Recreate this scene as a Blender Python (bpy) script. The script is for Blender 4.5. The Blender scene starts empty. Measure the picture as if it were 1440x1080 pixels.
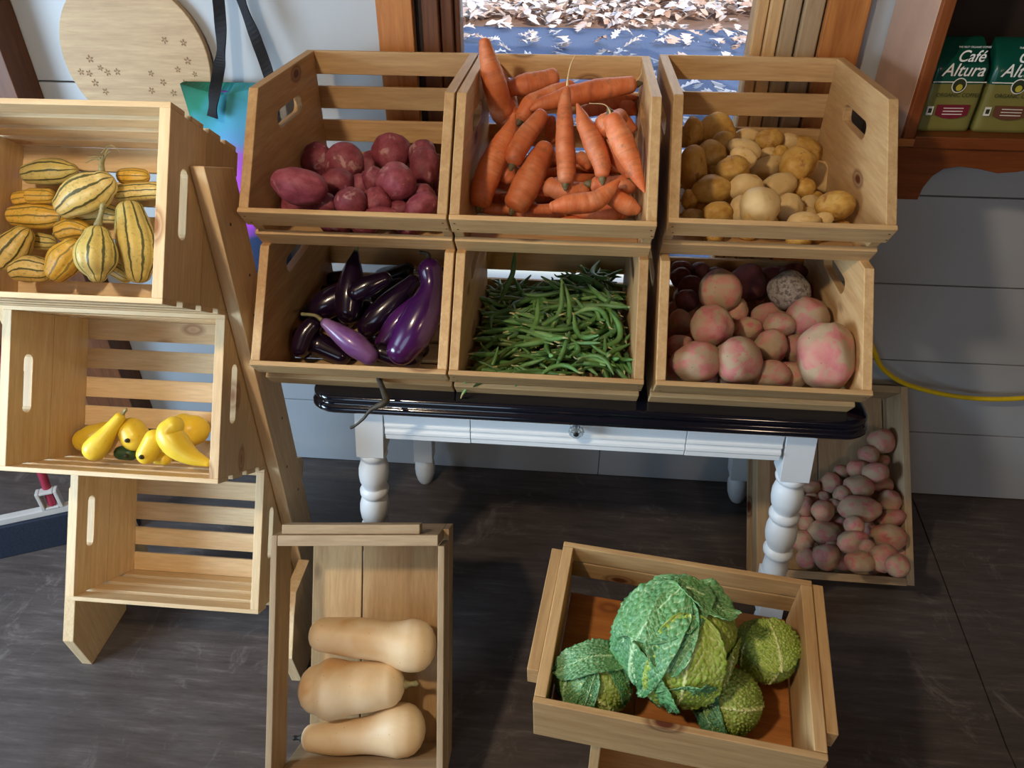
import bpy, bmesh, math, random
from mathutils import Vector, Matrix, noise
random.seed(11)
SC = bpy.context.scene
COL = SC.collection
PI = math.pi
sin, cos = math.sin, math.cos

# ------------------------------------------------------------------ helpers
def link(o, parent=None):
    COL.objects.link(o)
    if parent is not None: o.parent = parent
    return o
def tag(o, label=None, cat=None, group=None, kind=None):
    if label: o['label'] = label
    if cat: o['category'] = cat
    if group: o['group'] = group
    if kind: o['kind'] = kind
    return o
def thing(name, label, cat, loc=(0,0,0), rot=None, group=None):
    o = bpy.data.objects.new(name, None); COL.objects.link(o)
    o.location = loc; o.empty_display_size = .05
    if rot is not None: o.rotation_euler = rot
    return tag(o, label, cat, group)
def obj(name, bm, m, parent=None, smooth=False, bevel=0, center=False):
    bmesh.ops.recalc_face_normals(bm, faces=bm.faces)
    c = None
    if center:
        c = sum((v.co for v in bm.verts), Vector()) / len(bm.verts)
        bmesh.ops.translate(bm, verts=bm.verts, vec=-c)
    me = bpy.data.meshes.new(name); bm.to_mesh(me); bm.free()
    for mm in (m if isinstance(m, (list, tuple)) else [m]): me.materials.append(mm)
    if smooth:
        for p in me.polygons: p.use_smooth = True
    o = bpy.data.objects.new(name, me); link(o, parent)
    if c is not None: o.location = c
    if bevel:
        b = o.modifiers.new('bevel', 'BEVEL'); b.width = bevel; b.segments = 2; b.limit_method = 'ANGLE'; b.angle_limit = math.radians(40)
    return o
def box(bm, x0, x1, y0, y1, z0, z1, M=None, mi=0):
    vs = [bm.verts.new((x, y, z)) for x in (x0, x1) for y in (y0, y1) for z in (z0, z1)]
    if M is not None:
        for v in vs: v.co = M @ v.co
    for f in ((0,1,3,2),(4,6,7,5),(0,4,5,1),(2,3,7,6),(0,2,6,4),(1,5,7,3)):
        fa = bm.faces.new([vs[i] for i in f]); fa.material_index = mi
    return bm
def boxo(name, d, m, parent=None, bevel=.0015, **k):
    return obj(name, box(bmesh.new(), *d), m, parent, bevel=bevel, **k)
def plate(poly, holes, fn, thick):
    """flat polygon with holes given in 2D; fn(a,b,t) -> 3D point; thick = depth"""
    bm = bmesh.new(); ed = []
    for loop in [poly] + holes:
        vs = [bm.verts.new((a, b, 0)) for a, b in loop]
        for i in range(len(vs)): ed.append(bm.edges.new((vs[i], vs[(i+1) % len(vs)])))
    bmesh.ops.triangle_fill(bm, use_beauty=True, use_dissolve=False, edges=ed)
    r = bmesh.ops.extrude_face_region(bm, geom=list(bm.faces))
    for g in r['geom']:
        if isinstance(g, bmesh.types.BMVert): g.co.z = thick
    for v in bm.verts: v.co = fn(v.co.x, v.co.y, v.co.z)
    return bm
def stadium(c, d, half, r, n=7):
    """slot outline around centre c along unit d"""
    p = []; nx = (-d[1], d[0])
    for s in (1, -1):
        for i in range(n):
            a = -PI/2 + PI*i/(n-1)
            u = cos(a)*r + half; w = sin(a)*r
            p.append((c[0] + s*(d[0]*u + nx[0]*w), c[1] + s*(d[1]*u + nx[1]*w)))
    return p
def catmull(P, n):
    out = []
    Q = [2*Vector(P[0])-Vector(P[1])] + [Vector(p) for p in P] + [2*Vector(P[-1])-Vector(P[-2])]
    for i in range(1, len(Q)-2):
        for k in range(n):
            t = k/n
            out.append(.5*((2*Q[i]) + (-Q[i-1]+Q[i+1])*t + (2*Q[i-1]-5*Q[i]+4*Q[i+1]-Q[i+2])*t*t + (-Q[i-1]+3*Q[i]-3*Q[i+1]+Q[i+2])*t**3))
    out.append(Q[-2].copy())
    return out
def tube(bm, nodes, seg=20, sub=6, cap=True, lobes=0, lobe_amt=0, disp=0, dscale=20, rings=0, caplen=(1, 1), mi=0, seed=0, smooth_passes=0):
    """organic tube through (x,y,z,r) nodes; UV u = angle, v = length"""
    N = [Vector(n) for n in nodes]
    S = catmull([n[:] for n in N], sub) if len(N) > 1 else [N[0], N[0]]
    if smooth_passes:
        acc = [0]
        for p, q in zip(S[:-1], S[1:]): acc.append(acc[-1]+(Vector(q[:3])-Vector(p[:3])).length)
        n_ = len(S); U = []; j = 0
        for i in range(n_):
            t_ = acc[-1]*i/(n_-1)
            while j < n_-2 and acc[j+1] < t_: j += 1
            f_ = (t_-acc[j])/max(1e-9, acc[j+1]-acc[j]); U.append(S[j]*(1-f_)+S[j+1]*f_)
        S = U
        for _ in range(smooth_passes): S = [S[0]] + [(S[i-1]+S[i]*2+S[i+1])/4 for i in range(1, len(S)-1)] + [S[-1]]
    pts = [Vector(s[:3]) for s in S]; rad = [max(.0003, s[3]) for s in S]
    if cap:
        def capn(p, d, r, k):
            o = []
            for a in (80, 62, 42, 22, 8): o.append((p + d*(r*k*cos(math.radians(a)) ), r*sin(math.radians(a))))
            return o
        d0 = (pts[0]-pts[1]).normalized(); d1 = (pts[-1]-pts[-2]).normalized()
        A = capn(pts[0], d0, rad[0], caplen[0])[::-1]; B = capn(pts[-1], d1, rad[-1], caplen[1])
        pts = [a[0] for a in A] + pts + [b[0] for b in B]; rad = [a[1] for a in A] + rad + [b[1] for b in B]
    T = [(pts[min(i+1, len(pts)-1)]-pts[max(i-1, 0)]).normalized() for i in range(len(pts))]
    u = T[0].orthogonal().normalized(); ringsv = []; L = 0; lv = []
    for i, (p, r) in enumerate(zip(pts, rad)):
        if i: L += (p-pts[i-1]).length
        lv.append(L)
        u = (u - T[i]*u.dot(T[i])).normalized(); w = T[i].cross(u); row = []
        for k in range(seg):
            a = 2*PI*k/seg; rr = r
            if lobes: rr *= 1 - lobe_amt*(.5+.5*cos(lobes*a))**2.2 * min(1, r/max(rad)*1.2)
            q = p + (u*cos(a)+w*sin(a))*rr
            if disp:
                nz = noise.noise(q*dscale+Vector((seed, seed*1.7, 0))); q = p + (u*cos(a)+w*sin(a))*(rr + disp*nz)
            if rings: q = p + (q-p)*(1+rings*noise.noise(Vector((L*160+seed, 0, a*.6))))
            row.append(bm.verts.new(q))
        ringsv.append(row)
    uvl = bm.loops.layers.uv.verify()
    for i in range(len(ringsv)-1):
        for k in range(seg):
            k2 = (k+1) % seg
            f = bm.faces.new((ringsv[i][k], ringsv[i][k2], ringsv[i+1][k2], ringsv[i+1][k])); f.material_index = mi; f.smooth = True
            for lp, (uu, vv) in zip(f.loops, ((k/seg, lv[i]), ((k+1)/seg, lv[i]), ((k+1)/seg, lv[i+1]), (k/seg, lv[i+1]))): lp[uvl].uv = (uu, vv)
    for row in (ringsv[0][::-1], ringsv[-1]):
        f = bm.faces.new(row); f.material_index = mi; f.smooth = True
    return bm
def lathe(bm, prof, seg=24, c=(0,0), shear=None, mi=0):
    rows = []
    for r, z in prof:
        row = []
        for k in range(seg):
            a = 2*PI*k/seg; row.append(bm.verts.new((c[0]+r*cos(a), c[1]+r*sin(a), z)))
        rows.append(row)
    for i in range(len(rows)-1):
        for k in range(seg):
            f = bm.faces.new((rows[i][k], rows[i][(k+1) % seg], rows[i+1][(k+1) % seg], rows[i+1][k])); f.smooth = True; f.material_index = mi
    bm.faces.new(rows[0][::-1]).material_index = mi; bm.faces.new(rows[-1]).material_index = mi
    return bm

# ------------------------------------------------------------------ materials
def srgb(r, g, b):
    f = lambda c: (c/255/12.92) if c/255 <= .04045 else ((c/255+.055)/1.055)**2.4
    return (f(r), f(g), f(b), 1)
class NT:
    def __init__(s, name):
        s.m = bpy.data.materials.new(name); s.m.use_nodes = True; s.n = s.m.node_tree.nodes; s.l = s.m.node_tree.links
        s.b = s.n['Principled BSDF']
    def new(s, t, **k):
        n = s.n.new(t)
        for a, v in k.items():
            if a in n.inputs: n.inputs[a].default_value = v
            else: setattr(n, a, v)
        return n
    def link(s, a, b): s.l.new(a, b)
    def inp(s, name, v): s.b.inputs[name].default_value = v
    def coord(s, kind='Object', scale=(1,1,1), rnd=True):
        tc = s.new('ShaderNodeTexCoord'); mp = s.new('ShaderNodeMapping'); mp.inputs['Scale'].default_value = scale
        s.link(tc.outputs[kind], mp.inputs['Vector'])
        if rnd:
            oi = s.new('ShaderNodeObjectInfo'); mu = s.new('ShaderNodeMath', operation='MULTIPLY'); mu.inputs[1].default_value = 37
            s.link(oi.outputs['Random'], mu.inputs[0]); s.link(mu.outputs[0], mp.inputs['Location'])
        return mp.outputs['Vector']
    def noise(s, vec, scale, detail=4, rough=.6, dist=0):
        n = s.new('ShaderNodeTexNoise'); n.inputs['Scale'].default_value = scale; n.inputs['Detail'].default_value = detail
        n.inputs['Roughness'].default_value = rough; n.inputs['Distortion'].default_value = dist
        s.link(vec, n.inputs['Vector']); return n.outputs['Fac']
    def ramp(s, fac, stops):
        r = s.new('ShaderNodeValToRGB'); e = r.color_ramp.elements
        while len(e) < len(stops): e.new(.5)
        for i, (p, c) in enumerate(stops): e[i].position = p; e[i].color = c if len(c) == 4 else (*c, 1)
        s.link(fac, r.inputs['Fac']); return r.outputs['Color']
    def mix(s, fac, a, b, mode='MIX'):
        m = s.new('ShaderNodeMix', data_type='RGBA', blend_type=mode)
        for sock, v in ((m.inputs[0], fac), (m.inputs[6], a), (m.inputs[7], b)):
            if hasattr(v, 'is_linked') or hasattr(v, 'links'): s.link(v, sock)
            else: sock.default_value = v
        return m.outputs[2]
    def color(s, c): s.link(c, s.b.inputs['Base Color'])
    def bump(s, h, strength=.3, dist=.002):
        b = s.new('ShaderNodeBump'); b.inputs['Strength'].default_value = strength; b.inputs['Distance'].default_value = dist
        s.link(h, b.inputs['Height']); s.link(b.outputs['Normal'], s.b.inputs['Normal'])
W1 = (1,1,1,1)
def wood(name, c1, c2, axis='X', rough=.55, knots=True, rnd=.25, knotcol=(95,45,25)):
    t = NT(name); s = {'X': (1.2,14,14), 'Y': (14,1.2,14), 'Z': (14,14,1.2)}[axis]
    v = t.coord('Object', s)
    g = t.noise(v, 3.2, 6, .65, .6)
    fine = t.noise(v, 14, 3, .6)
    col = t.ramp(g, [(.3, srgb(*c1)), (.7, srgb(*c2))])
    col = t.mix(.35, col, t.ramp(fine, [(.3, (.55,.5,.45,1)), (.7, W1)]), 'MULTIPLY')
    if knots:
        ks = {'X': (1,2,2), 'Y': (2,1,2), 'Z': (2,2,1)}[axis]
        vk = t.coord('Object', ks)
        vo = t.new('ShaderNodeTexVoronoi'); vo.inputs['Scale'].default_value = 4.2; t.link(vk, vo.inputs['Vector'])
        kk = t.ramp(vo.outputs['Distance'], [(.05, (1,1,1,1)), (.09, (.35,.35,.35,1)), (.11, (.7,.7,.7,1)), (.16, (0,0,0,1))])
        col = t.mix(kk, col, srgb(*knotcol))
    oi = t.new('ShaderNodeObjectInfo')
    hv = t.ramp(oi.outputs['Random'], [(0, (1-rnd, 1-rnd*1.1, 1-rnd*1.25, 1)), (1, (1+rnd*.25, 1+rnd*.25, 1+rnd*.25, 1))])
    col = t.mix(1, col, hv, 'MULTIPLY')
    t.color(col); t.inp('Roughness', rough); t.bump(fine, .12, .001)
    t.inp('Specular IOR Level', .35)
    return t.m
def plain(name, c, rough=.5, metal=0, nz=.12, scale=8, bump=.05, coat=0, spec=.5):
    t = NT(name); v = t.coord('Object'); n = t.noise(v, scale, 4)
    c0 = srgb(*c); lo = tuple(x*(1-nz) for x in c0[:3])+(1,); hi = tuple(min(1, x*(1+nz)) for x in c0[:3])+(1,)
    t.color(t.ramp(n, [(.3, lo), (.7, hi)])); t.inp('Roughness', rough); t.inp('Metallic', metal); t.inp('Coat Weight', coat); t.inp('Specular IOR Level', spec)
    if bump: t.bump(n, bump, .002)
    return t.m
def veg(name, stops, patch=None, scale=40, rough=.6, bump=.25, speck=None, rnd=.2, sheen=0, bscale=None, coat=0):
    t = NT(name); v = t.coord('Object'); n = t.noise(v, scale, 5, .6, .3)
    k = len(stops); col = t.ramp(n, [(.3+.4*i/(k-1), srgb(*c)) for i, c in enumerate(stops)])
    if patch:
        n2 = t.noise(v, patch[1], 3, .6, .5); col = t.mix(t.ramp(n2, [(patch[2], (0,0,0,1)), (patch[2]+.08, W1)]), col, srgb(*patch[0]))
    if speck:
        vo = t.new('ShaderNodeTexVoronoi'); vo.inputs['Scale'].default_value = speck[1]; t.link(v, vo.inputs['Vector'])
        col = t.mix(t.ramp(vo.outputs['Distance'], [(speck[2]*.6, (.8,.8,.8,1)), (speck[2], (0,0,0,1))]), col, srgb(*speck[0]))
    oi = t.new('ShaderNodeObjectInfo')
    col = t.mix(1, col, t.ramp(oi.outputs['Random'], [(0, (1-rnd, 1-rnd, 1-rnd, 1)), (1, (1+rnd*.3, 1+rnd*.3, 1+rnd*.2, 1))]), 'MULTIPLY')
    t.color(col); t.inp('Roughness', rough); t.inp('Coat Weight', coat); t.inp('Coat Roughness', .15)
    t.bump(t.noise(v, bscale or scale*2.5, 4, .7), bump, .0015)
    return t.m
M = {}
for ax in 'XYZ':
    M['bin'+ax] = wood('aged crate wood '+ax, (190,148,100), (216,181,130), ax)
    M['pine'+ax] = wood('new pine '+ax, (224,188,140), (238,212,168), ax, rough=.5, rnd=.12, knotcol=(150,95,50))
    M['old'+ax] = wood('weathered crate wood '+ax, (168,142,110), (196,172,138), ax, rough=.7, rnd=.2)
    M['brown'+ax] = wood('dark stained wood '+ax, (86,50,28), (120,74,42), ax, rough=.5, rnd=.15, knots=False)
    M['orange'+ax] = wood('orange varnished trim '+ax, (160,95,45), (196,130,70), ax, rough=.45, rnd=.12)
    M['hutch'+ax] = wood('hutch wood '+ax, (105,52,22), (140,76,34), ax, rough=.45, rnd=.1, knots=False)
M['endgrain'] = wood('crate end grain', (205,160,105), (226,190,135), 'Z', knots=False)
M['white'] = plain('white table paint', (222,228,232), .38, nz=.03, scale=6, bump=.03)
M['enamel'] = plain('black enamel', (10,13,24), .13, nz=.2, bump=0, coat=.6)
M['ply'] = wood('round board wood', (176,146,108), (200,172,132), 'X', rnd=.02, knots=False)
M['burn'] = plain('burnt mark', (135,105,75), .8)
M['crystal'] = NT('glass knob').m
_b = M['crystal'].node_tree.nodes['Principled BSDF']; _b.inputs['Transmission Weight'].default_value = .85; _b.inputs['Roughness'].default_value = .05; _b.inputs['Base Color'].default_value = (.85,.93,.95,1)
M['metal'] = plain('nail metal', (70,68,66), .4, .9, bump=0)
M['black'] = plain('black webbing', (14,16,24), .8, scale=120, bump=.4)
M['hose'] = plain('yellow hose', (225,190,20), .4, bump=0)
M['pink'] = plain('pink broom handle', (150,40,62), .4, bump=0)
M['plastic'] = plain('grey white plastic', (190,185,180), .45, bump=0)
M['bristle'] = plain('navy bristles', (20,30,48), .8, scale=200, nz=.5, bump=.5)
M['stem'] = veg('dry stem', [(120,110,70),(170,160,110)], scale=90)
M['darkstem'] = veg('dark calyx', [(40,35,30),(70,62,45)], scale=90)
M['redpot'] = veg('red potato skin', [(108,40,54),(136,58,72),(160,86,100)], ((176,130,130),1.1,.6), 1.6, .6, .3, ((70,30,36),2.6,.09), bscale=12)
M['goldpot'] = veg('gold potato skin', [(178,128,54),(204,158,76),(218,180,104)], ((166,116,60),1.3,.6), 1.5, .55, .25, ((120,80,40),3,.07), bscale=14)
M['goldpale'] = veg('pale gold potato skin', [(222,188,128),(232,202,146)], ((214,170,96),1.2,.6), 1.5, .55, .25, ((150,110,60),3,.07), bscale=14)
M['pinkpot'] = veg('pink potato skin', [(186,100,106),(194,128,118),(184,146,122)], ((176,150,122),1.3,.46), 1.5, .75, .5, ((120,60,56),3,.09), bscale=11)
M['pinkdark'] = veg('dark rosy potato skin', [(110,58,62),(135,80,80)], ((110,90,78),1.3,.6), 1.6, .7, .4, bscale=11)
M['dirtpot'] = veg('earth covered potato skin', [(130,118,108),(160,148,136)], ((104,90,84),5,.5), 6, .9, .9, bscale=16)
M['butter'] = veg('butternut skin', [(230,192,142),(237,208,164),(242,218,182)], ((222,178,124),5,.62), 9, .48, .06, ((150,115,80),60,.07), rnd=.05)
M['yellow'] = veg('yellow squash skin', [(232,188,40),(244,212,70)], ((212,160,30),9,.62), 16, .38, .06, ((190,150,50),70,.1), rnd=.08)
M['greensq'] = veg('dark green squash skin', [(30,60,35),(60,95,55)], None, 40, .45, .1)
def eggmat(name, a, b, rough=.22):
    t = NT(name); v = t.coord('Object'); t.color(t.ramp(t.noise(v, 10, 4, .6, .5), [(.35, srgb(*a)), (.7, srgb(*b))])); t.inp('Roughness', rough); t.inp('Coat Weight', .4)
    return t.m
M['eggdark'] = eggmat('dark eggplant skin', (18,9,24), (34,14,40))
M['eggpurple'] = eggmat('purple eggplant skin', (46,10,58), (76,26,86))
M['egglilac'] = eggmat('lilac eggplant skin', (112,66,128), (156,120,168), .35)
def carrotmat(name, stops, dirt):
    t = NT(name); v = t.coord('UV', (1.4,1,1)); mp = t.coord('UV', (2,150,1)); ob = t.coord('Object')
    rg = t.noise(mp, 1, 4, .7); n = t.noise(ob, 22, 4)
    col = t.ramp(n, [(.3, srgb(*stops[0])), (.55, srgb(*stops[1])), (.75, srgb(*stops[2]))])
    col = t.mix(t.ramp(rg, [(.5, (0,0,0,1)), (.62, (.32,.32,.32,1)), (.7, (0,0,0,1))]), col, srgb(*dirt))
    col = t.mix(t.ramp(t.noise(ob, 30, 5, .7), [(.58, (0,0,0,1)), (.7, (.6,.6,.6,1))]), col, srgb(120,85,60))
    oi = t.new('ShaderNodeObjectInfo'); col = t.mix(1, col, t.ramp(oi.outputs['Random'], [(0, (.82,.78,.75,1)), (1, (1.05,1.02,1,1))]), 'MULTIPLY')
    t.color(col); t.inp('Roughness', .55); t.bump(rg, .35, .0015); return t.m
M['carrot'] = carrotmat('carrot skin', [(200,98,50),(216,124,74),(224,156,116)], (146,84,54))
M['crown'] = veg('carrot crown', [(72,70,40),(118,100,62)], scale=120, bump=.6)
M['whisker'] = plain('pale root', (215,190,140), .7)
def delimat(name, base, base2, stripe, dark=0):
    t = NT(name); tc = t.new('ShaderNodeTexCoord'); sp = t.new('ShaderNodeSeparateXYZ'); t.link(tc.outputs['UV'], sp.inputs[0])
    ob = t.coord('Object'); nz = t.noise(ob, 34, 4)
    m1 = t.new('ShaderNodeMath', operation='MULTIPLY_ADD'); t.link(nz, m1.inputs[0]); m1.inputs[1].default_value = .055; t.link(sp.outputs['X'], m1.inputs[2])
    m2 = t.new('ShaderNodeMath', operation='MULTIPLY'); t.link(m1.outputs[0], m2.inputs[0]); m2.inputs[1].default_value = 2*PI*9
    m3 = t.new('ShaderNodeMath', operation='COSINE'); t.link(m2.outputs[0], m3.inputs[0])
    col = t.ramp(t.noise(ob, 12, 4), [(.35, srgb(*base)), (.7, srgb(*base2))])
    col = t.mix(t.ramp(t.noise(ob, 160, 3), [(.55, (0,0,0,1)), (.68, (.5,.5,.5,1))]), col, srgb(120,120,60))
    col = t.mix(t.ramp(m3.outputs[0], [(.76, (0,0,0,1)), (.88, (.9,.9,.9,1))]), col, srgb(*stripe))
    t.color(col); t.inp('Roughness', .42); t.bump(nz, .1, .001); return t.m
M['deli'] = delimat('cream striped squash skin', (216,184,98), (232,212,146), (58,68,38))
M['deliyellow'] = delimat('yellow striped squash skin', (220,170,58), (230,192,92), (126,106,48))
M['deligrey'] = delimat('green mottled squash skin', (190,172,108), (222,200,110), (46,58,34))
M['bean'] = veg('green bean skin', [(66,108,50),(98,144,76),(132,172,108)], None, 14, .5, .08, rnd=.35)
M['beandark'] = veg('olive bean skin', [(70,92,40),(104,122,56)], None, 14, .5, .08, rnd=.3)
M['beanend'] = plain('bean stalk', (176,170,120), .7)
def cabmat(name, dark, mid, light, tip):
    t = NT(name); at = t.new('ShaderNodeAttribute'); at.attribute_name = 'vein'; ob = t.coord('Object')
    n = t.noise(ob, 9, 4); col = t.ramp(n, [(.3, srgb(*dark)), (.7, srgb(*mid))])
    sp = t.new('ShaderNodeSeparateColor'); t.link(at.outputs['Color'], sp.inputs[0])
    col = t.mix(sp.outputs[1], col, srgb(*tip)); col = t.mix(sp.outputs[0], col, srgb(*light))
    t.color(col); t.inp('Roughness', .5); t.bump(t.noise(ob, 180, 3), .2, .001); t.inp('Subsurface Weight', .0)
    return t.m
M['cabgreen'] = cabmat('savoy leaf blue green', (58,116,74), (98,158,92), (186,216,164), (72,130,66))
M['cablime'] = cabmat('savoy leaf lime', (132,164,46), (166,190,72), (222,228,160), (110,152,60))
M['cabolive'] = cabmat('savoy leaf olive', (118,148,50), (152,176,74), (214,220,156), (112,146,60))
# ------------------------------------------------------------------ camera
TH, PS, FPX, H = math.radians(35.1), math.radians(5.0), 1040, 1.65
cam = bpy.data.cameras.new('camera'); cam.sensor_width = 36; cam.lens = FPX/1440*36; cam.clip_start = .02
co = bpy.data.objects.new('camera', cam); COL.objects.link(co)
co.location = (0, 0, H); co.rotation_euler = (PI/2-TH, 0, PS); SC.camera = co
CR = Vector((cos(PS), sin(PS), 0)); CF0 = Vector((-sin(PS), cos(PS), 0))
CU = CF0*sin(TH) + Vector((0,0,1))*cos(TH); CFW = CF0*cos(TH) - Vector((0,0,1))*sin(TH)   # view aligned axes, used to orient leaning produce

# ------------------------------------------------------------------ setting
WY = 1.843
def struct(name, bm, m, **k): o = obj(name, bm, m, **k); o['kind'] = 'structure'; return o
# floor
t = NT('painted plywood floor'); v = t.coord('Object', (1,9,1), rnd=False); vb = t.coord('Object', (1,1,1), rnd=False)
g = t.noise(v, 5, 8, .75); big = t.noise(vb, 2.3, 5, .6)
col = t.ramp(g, [(.3, srgb(62,55,53)), (.55, srgb(86,78,75)), (.75, srgb(118,110,106))])
col = t.mix(t.ramp(t.noise(vb, 6, 8, .75, 1.2), [(.56, (0,0,0,1)), (.72, (.5,.5,.5,1))]), col, srgb(150,142,138))
col = t.mix(t.ramp(big, [(.45, (0,0,0,1)), (.7, (.5,.5,.5,1))]), col, srgb(62,46,38))
t.color(col); t.inp('Specular IOR Level', .5)
rr = t.ramp(t.noise(vb, 7, 6, .7), [(.3, (.30,.30,.30,1)), (.75, (.58,.58,.58,1))]); t.link(rr, t.b.inputs['Roughness'])
t.bump(g, .25, .0015); M['floor'] = t.m
bm = bmesh.new()
def slab(bm, pts, z0, z1):
    lo = [bm.verts.new((x, y, z0)) for x, y in pts]; hi = [bm.verts.new((x, y, z1)) for x, y in pts]
    bm.faces.new(lo[::-1]); bm.faces.new(hi)
    for i in range(len(pts)): j = (i+1) % len(pts); bm.faces.new((lo[i], lo[j], hi[j], hi[i]))
slab(bm, [(-2.6,-3), (1.0,-3), (1.045,1.0), (1.115,1.78), (1.12,1.95), (-2.6,1.95)], -.05, 0)
slab(bm, [(1.004,-3), (2.6,-3), (2.6,1.95), (1.124,1.95), (1.119,1.78), (1.049,1.0)], -.05, -.0006)
slab(bm, [(-2.6,-3), (2.6,-3), (2.6,1.95), (-2.6,1.95)], -.1, -.055)
struct('floor', bm, M['floor'])
# board wall with window opening
M['wall'] = plain('white painted boards', (172,176,180), .5, nz=.05, scale=3, bump=.06)
M['wallplain'] = plain('brown board wall', (128,100,78), .7, bump=0)
levels = [0, .247, .499, .737, .98, 1.205, 1.44, 1.68, 1.92, 2.16, 2.45]
WX0, WX1, WZ0, WZ1 = -.386, .527, .70, 2.1
bm = bmesh.new()
for a, b in zip(levels[:-1], levels[1:]):
    spans = [(-2.6, 2.6)] if b <= WZ0 or a >= WZ1 else [(-2.6, WX0), (WX1, 2.6)]
    if a < WZ0 < b:
        box(bm, WX0, WX1, WY, WY+.018, a+.0015, WZ0)
    for x0, x1 in spans:
        js = [x0, x1]
        if a == 0: js = [x0, -.43, .123, 1.9, x1]
        for p, q in zip(js[:-1], js[1:]): box(bm, p+.001, q-.001, WY, WY+.018, a+.002, b-.002)
struct('wall_back', bm, M['wall'], bevel=.0012)
bm = bmesh.new(); 
for d in ((-2.6,WX0,0,2.45),(WX1,2.6,0,2.45),(WX0,WX1,0,WZ0-.01),(WX0,WX1,WZ1,2.45)): box(bm, d[0], d[1], WY+.019, WY+.10, d[2], d[3])
struct('wall_back_core', bm, plain('dark gap', (40,36,34), .9, bump=0)).name = 'trim_9'
# side and rear walls; only the left one opens for daylight
bm = bmesh.new(); box(bm, -2.7, -2.6, -3, -1.2, 0, 2.45); box(bm, -2.7, -2.6, .9, 1.95, 0, 2.45); box(bm, -2.7, -2.6, -1.2, .9, 0, .7); box(bm, -2.7, -2.6, -1.2, .9, 2.2, 2.45)
struct('wall_left', bm, M['wallplain'])
struct('wall_right', box(bmesh.new(), 2.6, 2.7, -3, 1.95, 0, 2.45), M['wallplain'])
bm = box(bmesh.new(), -2.6, 2.6, -3.1, -3, 0, 2.45)
struct('wall_front', bm, M['wallplain'])
struct('ceiling', box(bmesh.new(), -2.7, 2.7, -3.1, 1.95, 2.45, 2.5), plain('ceiling boards', (120,88,62), .7, bump=0))
# window joinery
w = struct('window_1', box(box(bmesh.new(), -.300, .395, WY+.03, WY+.06, WZ0+.0, WZ0+.05), -.300, .395, WY+.03, WY+.06, WZ1-.05, WZ1), M['binX'], bevel=.001)
def trim(i, d, m): return struct('trim_%d' % i, box(bmesh.new(), *d), m, bevel=.002)
trim(1, (-.469,-.386, WY-.022, WY, .55, 2.2), M['orangeZ'])
trim(2, (-.386,-.368, WY+.01, WY+.09, WZ0, 2.1), plain('dark jamb gap', (40,26,18), .7))
bm = bmesh.new(); box(bm, -.368,-.330, WY-.004, WY+.09, WZ0, 2.1); box(bm, -.328,-.300, WY+.012, WY+.09, WZ0, 2.1); box(bm, -.300,-.286, WY+.03, WY+.09, WZ0, 2.1)
struct('trim_3', bm, M['brownZ'], bevel=.003)
bm = bmesh.new(); box(bm, .384,.408, WY+.02, WY+.09, WZ0, 2.1); box(bm, .410,.437, WY+.008, WY+.09, WZ0, 2.1)
struct('trim_4', bm, M['binZ'], bevel=.003)
bm = bmesh.new(); box(bm, .440,.474, WY+.0, WY+.09, WZ0, 2.1); box(bm, .479,.520, WY-.012, WY+.09, WZ0, 2.1)
struct('trim_5', bm, M['oldZ'], bevel=.003)
trim(6, (.524,.612, WY-.024, WY, .55, 2.2), M['orangeZ'])
trim(7, (-.386,.524, WY-.03, WY+.09, WZ0-.03, WZ0), M['binX'])
g = NT('window glass'); tr = g.new('ShaderNodeBsdfTransparent'); gl = g.new('ShaderNodeBsdfGlossy'); gl.inputs['Roughness'].default_value = .02
fr = g.new('ShaderNodeFresnel'); mx = g.new('ShaderNodeMixShader'); g.link(fr.outputs[0], mx.inputs[0]); g.link(tr.outputs[0], mx.inputs[1]); g.link(gl.outputs[0], mx.inputs[2])
g.link(mx.outputs[0], g.n['Material Output'].inputs['Surface'])
pane = obj('pane', box(bmesh.new(), -.30, .395, WY+.042, WY+.046, WZ0, WZ1), g.m, w)
# big dark post at the left
trim(8, (-1.95,-1.352, 1.75, 1.842, 0, 2.4), M['brownZ'])

# ------------------------------------------------------------------ outside
GZ = .3
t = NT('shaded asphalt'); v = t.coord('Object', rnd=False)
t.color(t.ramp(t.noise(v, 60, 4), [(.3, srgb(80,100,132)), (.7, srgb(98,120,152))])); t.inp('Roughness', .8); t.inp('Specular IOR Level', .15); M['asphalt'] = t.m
bm = bmesh.new(); vs = [bm.verts.new(p) for p in ((-9,2.0,GZ),(12,2.0,GZ),(12,10.9,GZ),(4,9.7,GZ),(1,8.85,GZ),(-2,8.2,GZ),(-9,7.9,GZ))]; bm.faces.new(vs)
o = struct('trim_10', bm, M['asphalt']); o.name = 'pavement'; o.modifiers.new('thick', 'SOLIDIFY').thickness = .05
bm = bmesh.new(); vs = [bm.verts.new(p) for p in ((-14,7.9,GZ-.02),(18,7.9,GZ-.02),(18,30,GZ+1.5),(-14,30,GZ+1.5))]; bm.faces.new(vs)
o = struct('ground_bank', bm, plain('leafy soil', (150,120,100), .9)); o.modifiers.new('thick', 'SOLIDIFY').thickness = .05
t = NT('fallen leaf'); gi = t.new('ShaderNodeNewGeometry'); oi = t.new('ShaderNodeObjectInfo')
ad = t.new('ShaderNodeMath', operation='ADD'); t.link(gi.outputs['Random Per Island'], ad.inputs[0]); t.link(oi.outputs['Random'], ad.inputs[1])
fr = t.new('ShaderNodeMath', operation='FRACT'); t.link(ad.outputs[0], fr.inputs[0])
t.color(t.ramp(fr.outputs[0], [(0, srgb(225,208,198)), (.3, srgb(240,232,226)), (.6, srgb(216,190,172)), (.85, srgb(190,152,128)), (1, srgb(235,224,220))])); t.inp('Roughness', .5)
M['leaf'] = t.m
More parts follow.
